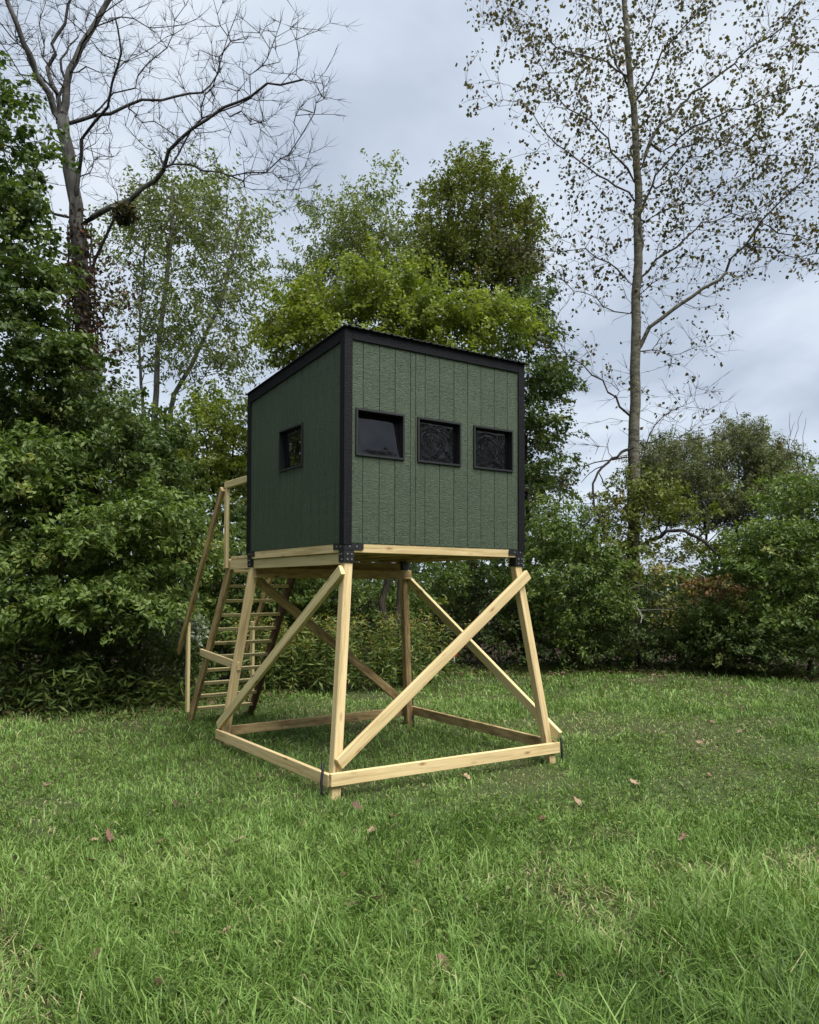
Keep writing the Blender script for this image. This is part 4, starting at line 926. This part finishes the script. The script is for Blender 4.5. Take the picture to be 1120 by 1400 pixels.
# --- tall weeds, goldenrod, ferns at the lawn edge
def weed(name, label, cat, base, n, h0, h1, leafm, leaf, rng, spread=.25, flower=None, nl=26, group=None, asp=.2):
    root = empty(name, tuple(base), label, cat, group); SV = []; SF = []; off = 0; LP = []; LA = []; FP = []
    for _ in range(n):
        b = base + np.array([rng.normal(0, spread), rng.normal(0, spread), 0]); H = rng.uniform(h0, h1); a = rng.uniform(0, 6.28); l = rng.uniform(.02, .30) * H
        pts = np.array([b + np.array([np.cos(a) * l * t * t, np.sin(a) * l * t * t, H * t - .02]) for t in (0, .35, .7, 1)])
        V, F = tube_arrays(pts, [.006, .005, .004, .002], 3); SV.append(V); SF.append(F + off); off += len(V)
        t = np.linspace(.15, 1, nl); c = np.stack([np.interp(t, (0, .35, .7, 1), pts[:, k]) for k in range(3)], 1); LP.append(c); LA.append(np.arange(nl) * 2.4 + a)
        if flower is not None:
            m = 26; ft = rng.uniform(.84, 1.03, m); c = np.stack([np.interp(ft, (0, .35, .7, 1), pts[:, k]) for k in range(3)], 1) + rng.normal(0, .035, (m, 3)); FP.append(c)
    link('stems', np_mesh('stems', np.concatenate(SV), np.concatenate(SF), smooth=True), B_BROWN, root)
    LP = np.concatenate(LP); V, F, t = leaves(LP, leaf, rng, asp, .6, None, np.concatenate(LA), .25)
    link('foliage', np_mesh('foliage', V, F, t), leafm, root)
    if FP:
        FP = np.concatenate(FP); V, F, t = leaves(FP, .028, rng, .8, .6); link('flower_heads', np_mesh('flower_heads', V, F, t), flower, root)
    return root
gx = [(372, 12.9, 'goldenrod clump nearest the stair foot, yellow tips'), (410, 13.2, 'goldenrod clump seen left of the near front leg'), (448, 13.0, 'goldenrod clump with tall tips half hidden by the near front leg'), (490, 13.3, 'goldenrod clump between the near front leg and the rear brace end'), (530, 13.6, 'goldenrod clump just left of the far rear leg, yellow plumes'), (572, 14.0, 'goldenrod clump just right of the far rear leg')]
for i, (px, dd, lab) in enumerate(gx):
    weed('goldenrod_clump', lab, 'goldenrod', gb(px, dd) + [0, 0, .05], 34, .65, 1.3, L_MID, .135, R_(300 + i), .30, L_GOLD, 46, 'goldenrod clumps behind the blind')
wx = [(15, 10.6, 1.0, 'tall willow-leaved weed clump at the left edge of the lawn'), (60, 10.5, .95, 'tall willow-leaved weed clump second from the left edge'), (110, 10.5, .9, 'leafy weed clump above the brown leaf litter'), (160, 10.7, .75, 'weed clump in front of the dim twiggy bush'), (215, 11.1, .6, 'short weed clump beside the stair foot')]
for i, (px, dd, hh, lab) in enumerate(wx):
    weed('weed_clump', lab, 'weeds', gb(px, dd) + [0, 0, .05], 14, hh * .6, hh, L_MID, .15, R_(320 + i), .2, None, 30, 'tall weeds at the left lawn edge', .22)
def fern(label, base, n, L, rng):
    root = empty('fern', tuple(base), label, 'fern'); P = []; A = []; SV = []; SF = []; off = 0
    for k in range(n):
        a = rng.uniform(0, 6.28); l = L * rng.uniform(.7, 1.2); t = np.linspace(0, 1, 18)
        c = base + np.stack([np.cos(a) * l * t, np.sin(a) * l * t, l * (.75 * t - .72 * t * t)], 1)
        V, F = tube_arrays(c[::4], np.full(len(c[::4]), .003), 3); SV.append(V); SF.append(F + off); off += len(V)
        for s_ in (-1, 1): P.append(c); A.append(np.full(18, a + s_ * 1.3))
    link('stems', np_mesh('stems', np.concatenate(SV), np.concatenate(SF)), B_BROWN, root)
    V, F, t = leaves(np.concatenate(P), .085, rng, .28, 1.2, None, np.concatenate(A), .15); link('fronds', np_mesh('fronds', V, F, t), L_MID, root)
fern('bright green fern at the lawn edge below the layered shrub', ground_at(152, 984), 12, .34, R_(340))
fern('small fern in the leaf litter left of the bright fern', ground_at(52, 965), 9, .24, R_(341))
# low edge weeds along the whole lawn border: uncountable
def edge_cover():
    rng = R_(64); pts = []
    E_pts = EDGE[:13]
    for (x0, y0), (x1, y1) in zip(E_pts[:-1], E_pts[1:]):
        l = math.hypot(x1 - x0, y1 - y0); n = int(l * 850); t = rng.random(n)
        nx, ny = -(y1 - y0) / l, (x1 - x0) / l
        o = rng.normal(.25, .38, n); X = x0 + (x1 - x0) * t + nx * o; Y = y0 + (y1 - y0) * t + ny * o
        hh = .05 + .42 * np.clip(fbm(X, Y, 1.6) - .25, 0, 1) * np.clip(o + .35, .1, 1.2)
        pts.append(np.stack([X, Y, rng.random(n) * hh], 1))
    mass('edge_weeds', 'ragged low weeds where the lawn meets the trees', np.concatenate(pts), L_MID, .085, rng, .38, .5)
edge_cover()
# --- creeper on the bare trunk, squirrel nest, dead branches, marker flag, bird
rg = R_(70); q = np.concatenate([at(px, py, 12.95) + rg.normal(0, 1, (n_, 3)) * sp for px, py, n_, sp in [(113, 420, 900, [.17, .17, .42]), (117, 490, 800, [.18, .18, .42]), (110, 350, 420, [.13, .13, .35]), (150, 395, 260, .25), (62, 420, 160, .22), (142, 490, 200, .24), (95, 512, 120, .14)]])
r_ = empty('trunk_creeper', tuple(at(116, 560, 12.9)), 'dull red creeper clinging round the trunk of the bare tree', 'creeper')
V, F, t = leaves(q, .085, rg, .65, .3, np.clip(rg.normal(.4, .25, len(q)), 0, 1)); link('leaves', np_mesh('leaves', V, F, t), L_RED, r_)
A = []; SF = []; off = 0
for k in range(9):
    a = k * .7; z = np.linspace(0, 1, 12)
    c = np.stack([at(119 - 10 * t_, 640 - 330 * t_, 13.0) + np.array([np.cos(a + 3 * t_), np.sin(a + 3 * t_), 0]) * (.30 - .12 * t_) for t_ in z]); V, F = tube_arrays(c, np.full(12, .012), 4); A.append(V); SF.append(F + off); off += len(V)
link('stems', np_mesh('stems', np.concatenate(A), np.concatenate(SF), smooth=True), B_BROWN, r_)
rg = R_(71); c0 = at(171, 290, 11.9); n = 900; v = rg.normal(0, 1, (n, 3)); v /= np.linalg.norm(v, axis=1)[:, None]; q = c0 + v * rg.random(n)[:, None] ** .4 * [.16, .16, .15]
V, F, t = leaves(q, .10, rg, .45, .1, rg.random(n) * .35); o = link('squirrel_nest', np_mesh('squirrel_nest', V, F, t), L_BROWN); tag(o, 'dark ball of leaves and twigs lodged in the bare tree fork', 'nest')
def dead_branch(label, paths, dep, mt, seed):
    rg = R_(seed); s_ = Skel(); root = None
    for i, (r0, r1, pts) in enumerate(paths):
        q = [at(x, y, dep - .15 * j) for j, (x, y) in enumerate(pts)]
        s_.line(q, None if i == 0 else s_.near(q[0]), r0, r1, rg, step=.15, wob=.02)
    V, F = s_.mesh(0, 9, 5); o = link('dead_branch', np_mesh('dead_branch', V, F, smooth=True), mt); tag(o, label, 'branch')
dead_branch('thick dead limb arching against the sky gap right of the cottonwood', [(.05, .028, [(868, 752), (895, 738), (910, 727), (935, 724), (955, 735), (985, 760)]), (.03, .01, [(910, 727), (918, 712), (930, 705)]), (.03, .01, [(905, 730), (900, 715), (905, 700)]), (.03, .01, [(955, 735), (975, 722), (1000, 715)])], 16.4, B_BLACK, 80)
dead_branch('thin pale dead branch hanging below the yellowing shrub', [(.016, .010, [(858, 806), (868, 825), (875, 838), (876, 852)]), (.010, .004, [(875, 834), (900, 834), (935, 829)]), (.008, .004, [(880, 800), (900, 812), (925, 822)])], 15.4, B_PALE, 81)
dead_branch('pale curved dead branch lying over the bushes left of the red creeper', [(.016, .008, [(925, 766), (940, 776), (955, 784), (965, 797)]), (.008, .004, [(940, 776), (960, 790), (970, 792)])], 15.6, B_PALE, 82)
dead_branch('curving dark bough drooping left of the cottonwood trunk', [(.032, .02, [(866, 612), (850, 618), (832, 632), (818, 646), (811, 662), (812, 690), (820, 715)]), (.02, .006, [(832, 632), (815, 640), (795, 660)]), (.02, .006, [(818, 646), (826, 665), (845, 680)])], 16.8, B_BLACK, 83)
def near_twigs():
    rg = R_(84); s_ = Skel()
    for (x, y) in [(1085, 640), (1092, 640), (1078, 640), (1100, 645)]:
        b = at(x, y, 17.5); s_.line([b, b + [rg.normal(0, .1), 0, .6], b + [rg.normal(0, .25), 0, 1.0 + rg.random() * .3]], None, .012, .004, rg, step=.15)
    V, F = s_.mesh(0, 9, 3); o = link('bare_twigs', np_mesh('bare_twigs', V, F), B_GREY); tag(o, 'upright bare twigs sticking up above the hornbeam', 'twigs')
near_twigs()
mf = empty('marker_flag', tuple(ground_at(621, 912)), 'small orange flag on a short white stub at the wood edge', 'flag')
b = ground_at(621, 914)
link('stub', box_mesh(.03, .03, .24, .003), M_WHITE, mf, Matrix.Translation(Vector(b) + Vector((0, 0, .12))))
V = np.array([[0, 0, 0], [.10, .02, .03], [.13, -.02, .15], [.03, .02, .19], [-.05, -.02, .12], [-.07, .03, .02]]) + b + [0, 0, .22]
link('ribbon', np_mesh('ribbon', np.concatenate([V, V + [0, .006, 0]]), [np.array([[0, 1, 2], [0, 2, 3], [0, 3, 4], [0, 4, 5], [6, 8, 7], [6, 9, 8], [6, 10, 9], [6, 11, 10]])]), M_ORANGE, mf)

# --- fallen leaves on the lawn, each its own
def fallen(px, py, size, seed, label, group=None):
    rg = R_(seed); b = ground_at(px, py); b[2] = float(hgt(b[0], b[1])) + .028 + .015 * rg.random()
    n = 9; out = []
    a = np.linspace(-2.7, 2.7, n * 2 + 1)
    rad = np.array([.7, .8, .95, .9, .98, .88, .92, .96, 1.1, 1.3, 1.1, .96, .92, .88, .98, .9, .95, .8, .7])[:len(a)] * rg.uniform(.85, 1.15, len(a))
    P = [(0, 0, 0)] + [(np.cos(t) * r * .5, np.sin(t) * r * .42, 0) for t, r in zip(a, rad)]
    P = np.array(P); P[:, 2] = rg.uniform(.25, .8) * P[:, 1] ** 2 * 1.6 + .35 * P[:, 0] ** 2 + rg.normal(0, .03, len(P))
    F = np.array([(0, i, i + 1) for i in range(1, len(P) - 1)])
    me = np_mesh('fallen_leaf', P * size, F)
    ob = link('fallen_leaf', me, [M_DL1, M_DL2, M_DL3][seed % 3])
    ob.location = b; ob.rotation_euler = (rg.normal(0, .45), rg.normal(0, .45), rg.uniform(0, 6.28))
    so = ob.modifiers.new('thickness', 'SOLIDIFY'); so.thickness = .0012
    tag(ob, label, 'leaf', group)
M_DL1 = plain('dead_leaf_tan', (0.26, 0.175, 0.11), .8, nb=.4); M_DL2 = plain('dead_leaf_brown', (0.085, 0.045, 0.03), .8, nb=.4); M_DL3 = plain('dead_leaf_pinkish', (0.17, 0.085, 0.065), .8, nb=.4)
FL = [(517, 1238, .085, 2, 'reddish curled leaf lying alone at the centre of the lawn foreground'), (905, 1347, .095, 0, 'tan fallen leaf nearest the bottom edge at the right'), (1016, 1310, .085, 3, 'pale tan fallen leaf at the right of the foreground'), (150, 1153, .10, 5, 'pinkish brown leaf in the lawn at the left middle'), (125, 1184, .08, 1, 'small brown leaf just below the pinkish brown one at the left'), (127, 1325, .11, 8, 'large dull pink leaf low at the left of the foreground'), (326, 1157, .09, 6, 'greyish tan leaf left of the near front leg foot'), (487, 1112, .10, 4, 'dark brown leaf just below the near front leg foot'), (937, 1150, .095, 11, 'curled pinkish leaf in the lawn at the right middle'), (867, 1077, .10, 9, 'pale tan leaf standing up right of the blind'), (636, 1067, .12, 12, 'tan leaf lying under the front base rail'), (791, 1104, .08, 15, 'small pale leaf below right of the rail end'), (602, 1328, .10, 14, 'crumpled pink-brown leaf pair low in the centre'), (868, 1268, .06, 17, 'tiny pinkish leaf in the right foreground'), (768, 1345, .07, 20, 'small faded leaf left of the bottom tan leaf'), (354, 1065, .09, 23, 'brown leaf below the left base rail'), (1010, 1005, .10, 21, 'tan leaf far out on the lawn at the right'), (1115, 1262, .09, 18, 'brown leaf cut by the right edge')]
for px, py, sz, sd_, lab in FL: fallen(px, py, sz, sd_, lab)
rg = R_(90)
for k in range(34):
    px = rg.uniform(10, 1110); py = 955 + 430 * rg.random() ** 1.5
    if 300 < px < 745 and py < 1010: continue
    gp = ground_at(px, py)
    if not onlawn(gp[0:1], gp[1:2])[0]: continue
    fallen(px, py, rg.uniform(.05, .085), 400 + k, 'one of the small brown leaves scattered over the lawn', 'small fallen leaves on the lawn')


# leaf litter along the wood edge and clover among the grass: past counting
rg = R_(95)
P_ = []
for (x0, y0), (x1, y1) in zip(EDGE[:12], EDGE[1:13]):
    l = math.hypot(x1 - x0, y1 - y0); n = int(l * 260); t = rg.random(n); o = rg.normal(.15, .45, n)
    P_.append(np.stack([x0 + (x1 - x0) * t - (y1 - y0) / l * o, y0 + (y1 - y0) * t + (x1 - x0) / l * o], 1))
P_ = np.concatenate(P_); P_ = np.column_stack([P_, hgt(P_[:, 0], P_[:, 1]) + .01 + .03 * rg.random(len(P_))])
V, F, t = leaves(P_, .085, rg, .7, 1.2, None, None, .05, .5)
M_LIT = leafmat('litter_leaf', [(0, (.04, .024, .016)), (.5, (.11, .065, .042)), (.9, (.20, .13, .08)), (1, (.30, .22, .14))], .1, .8, .2)
o = link('leaf_litter', np_mesh('leaf_litter', V, F, t), M_LIT); tag(o, 'brown leaf litter gathered along the wood edge', 'litter', kind='stuff')
n = 26000; d = np.sqrt(rg.uniform(6, 200, n)); u = rg.uniform(-.6, .6, n) * d
X = CAM[0] + .5555 * d + .8315 * u; Y = CAM[1] + .8315 * d - .5555 * u
k = onlawn(X, Y) & (fbm(X + 31, Y - 7, .9) > .54 - .12 * rg.random(n)); X, Y, d = X[k], Y[k], d[k]
q = np.column_stack([X, Y, hgt(X, Y) + .012 + .04 * rg.random(len(X)) * (1 + (d < 6))])
V, F, t = leaves(q, .030, rg, .95, 1.6, np.clip(rg.normal(.45, .2, len(q)), 0, .98), None, .0, .2)
o = link('clover', np_mesh('clover', V, F, t), L_MID); tag(o, 'patches of clover and broad-leaved weeds in the grass', 'clover', kind='stuff')
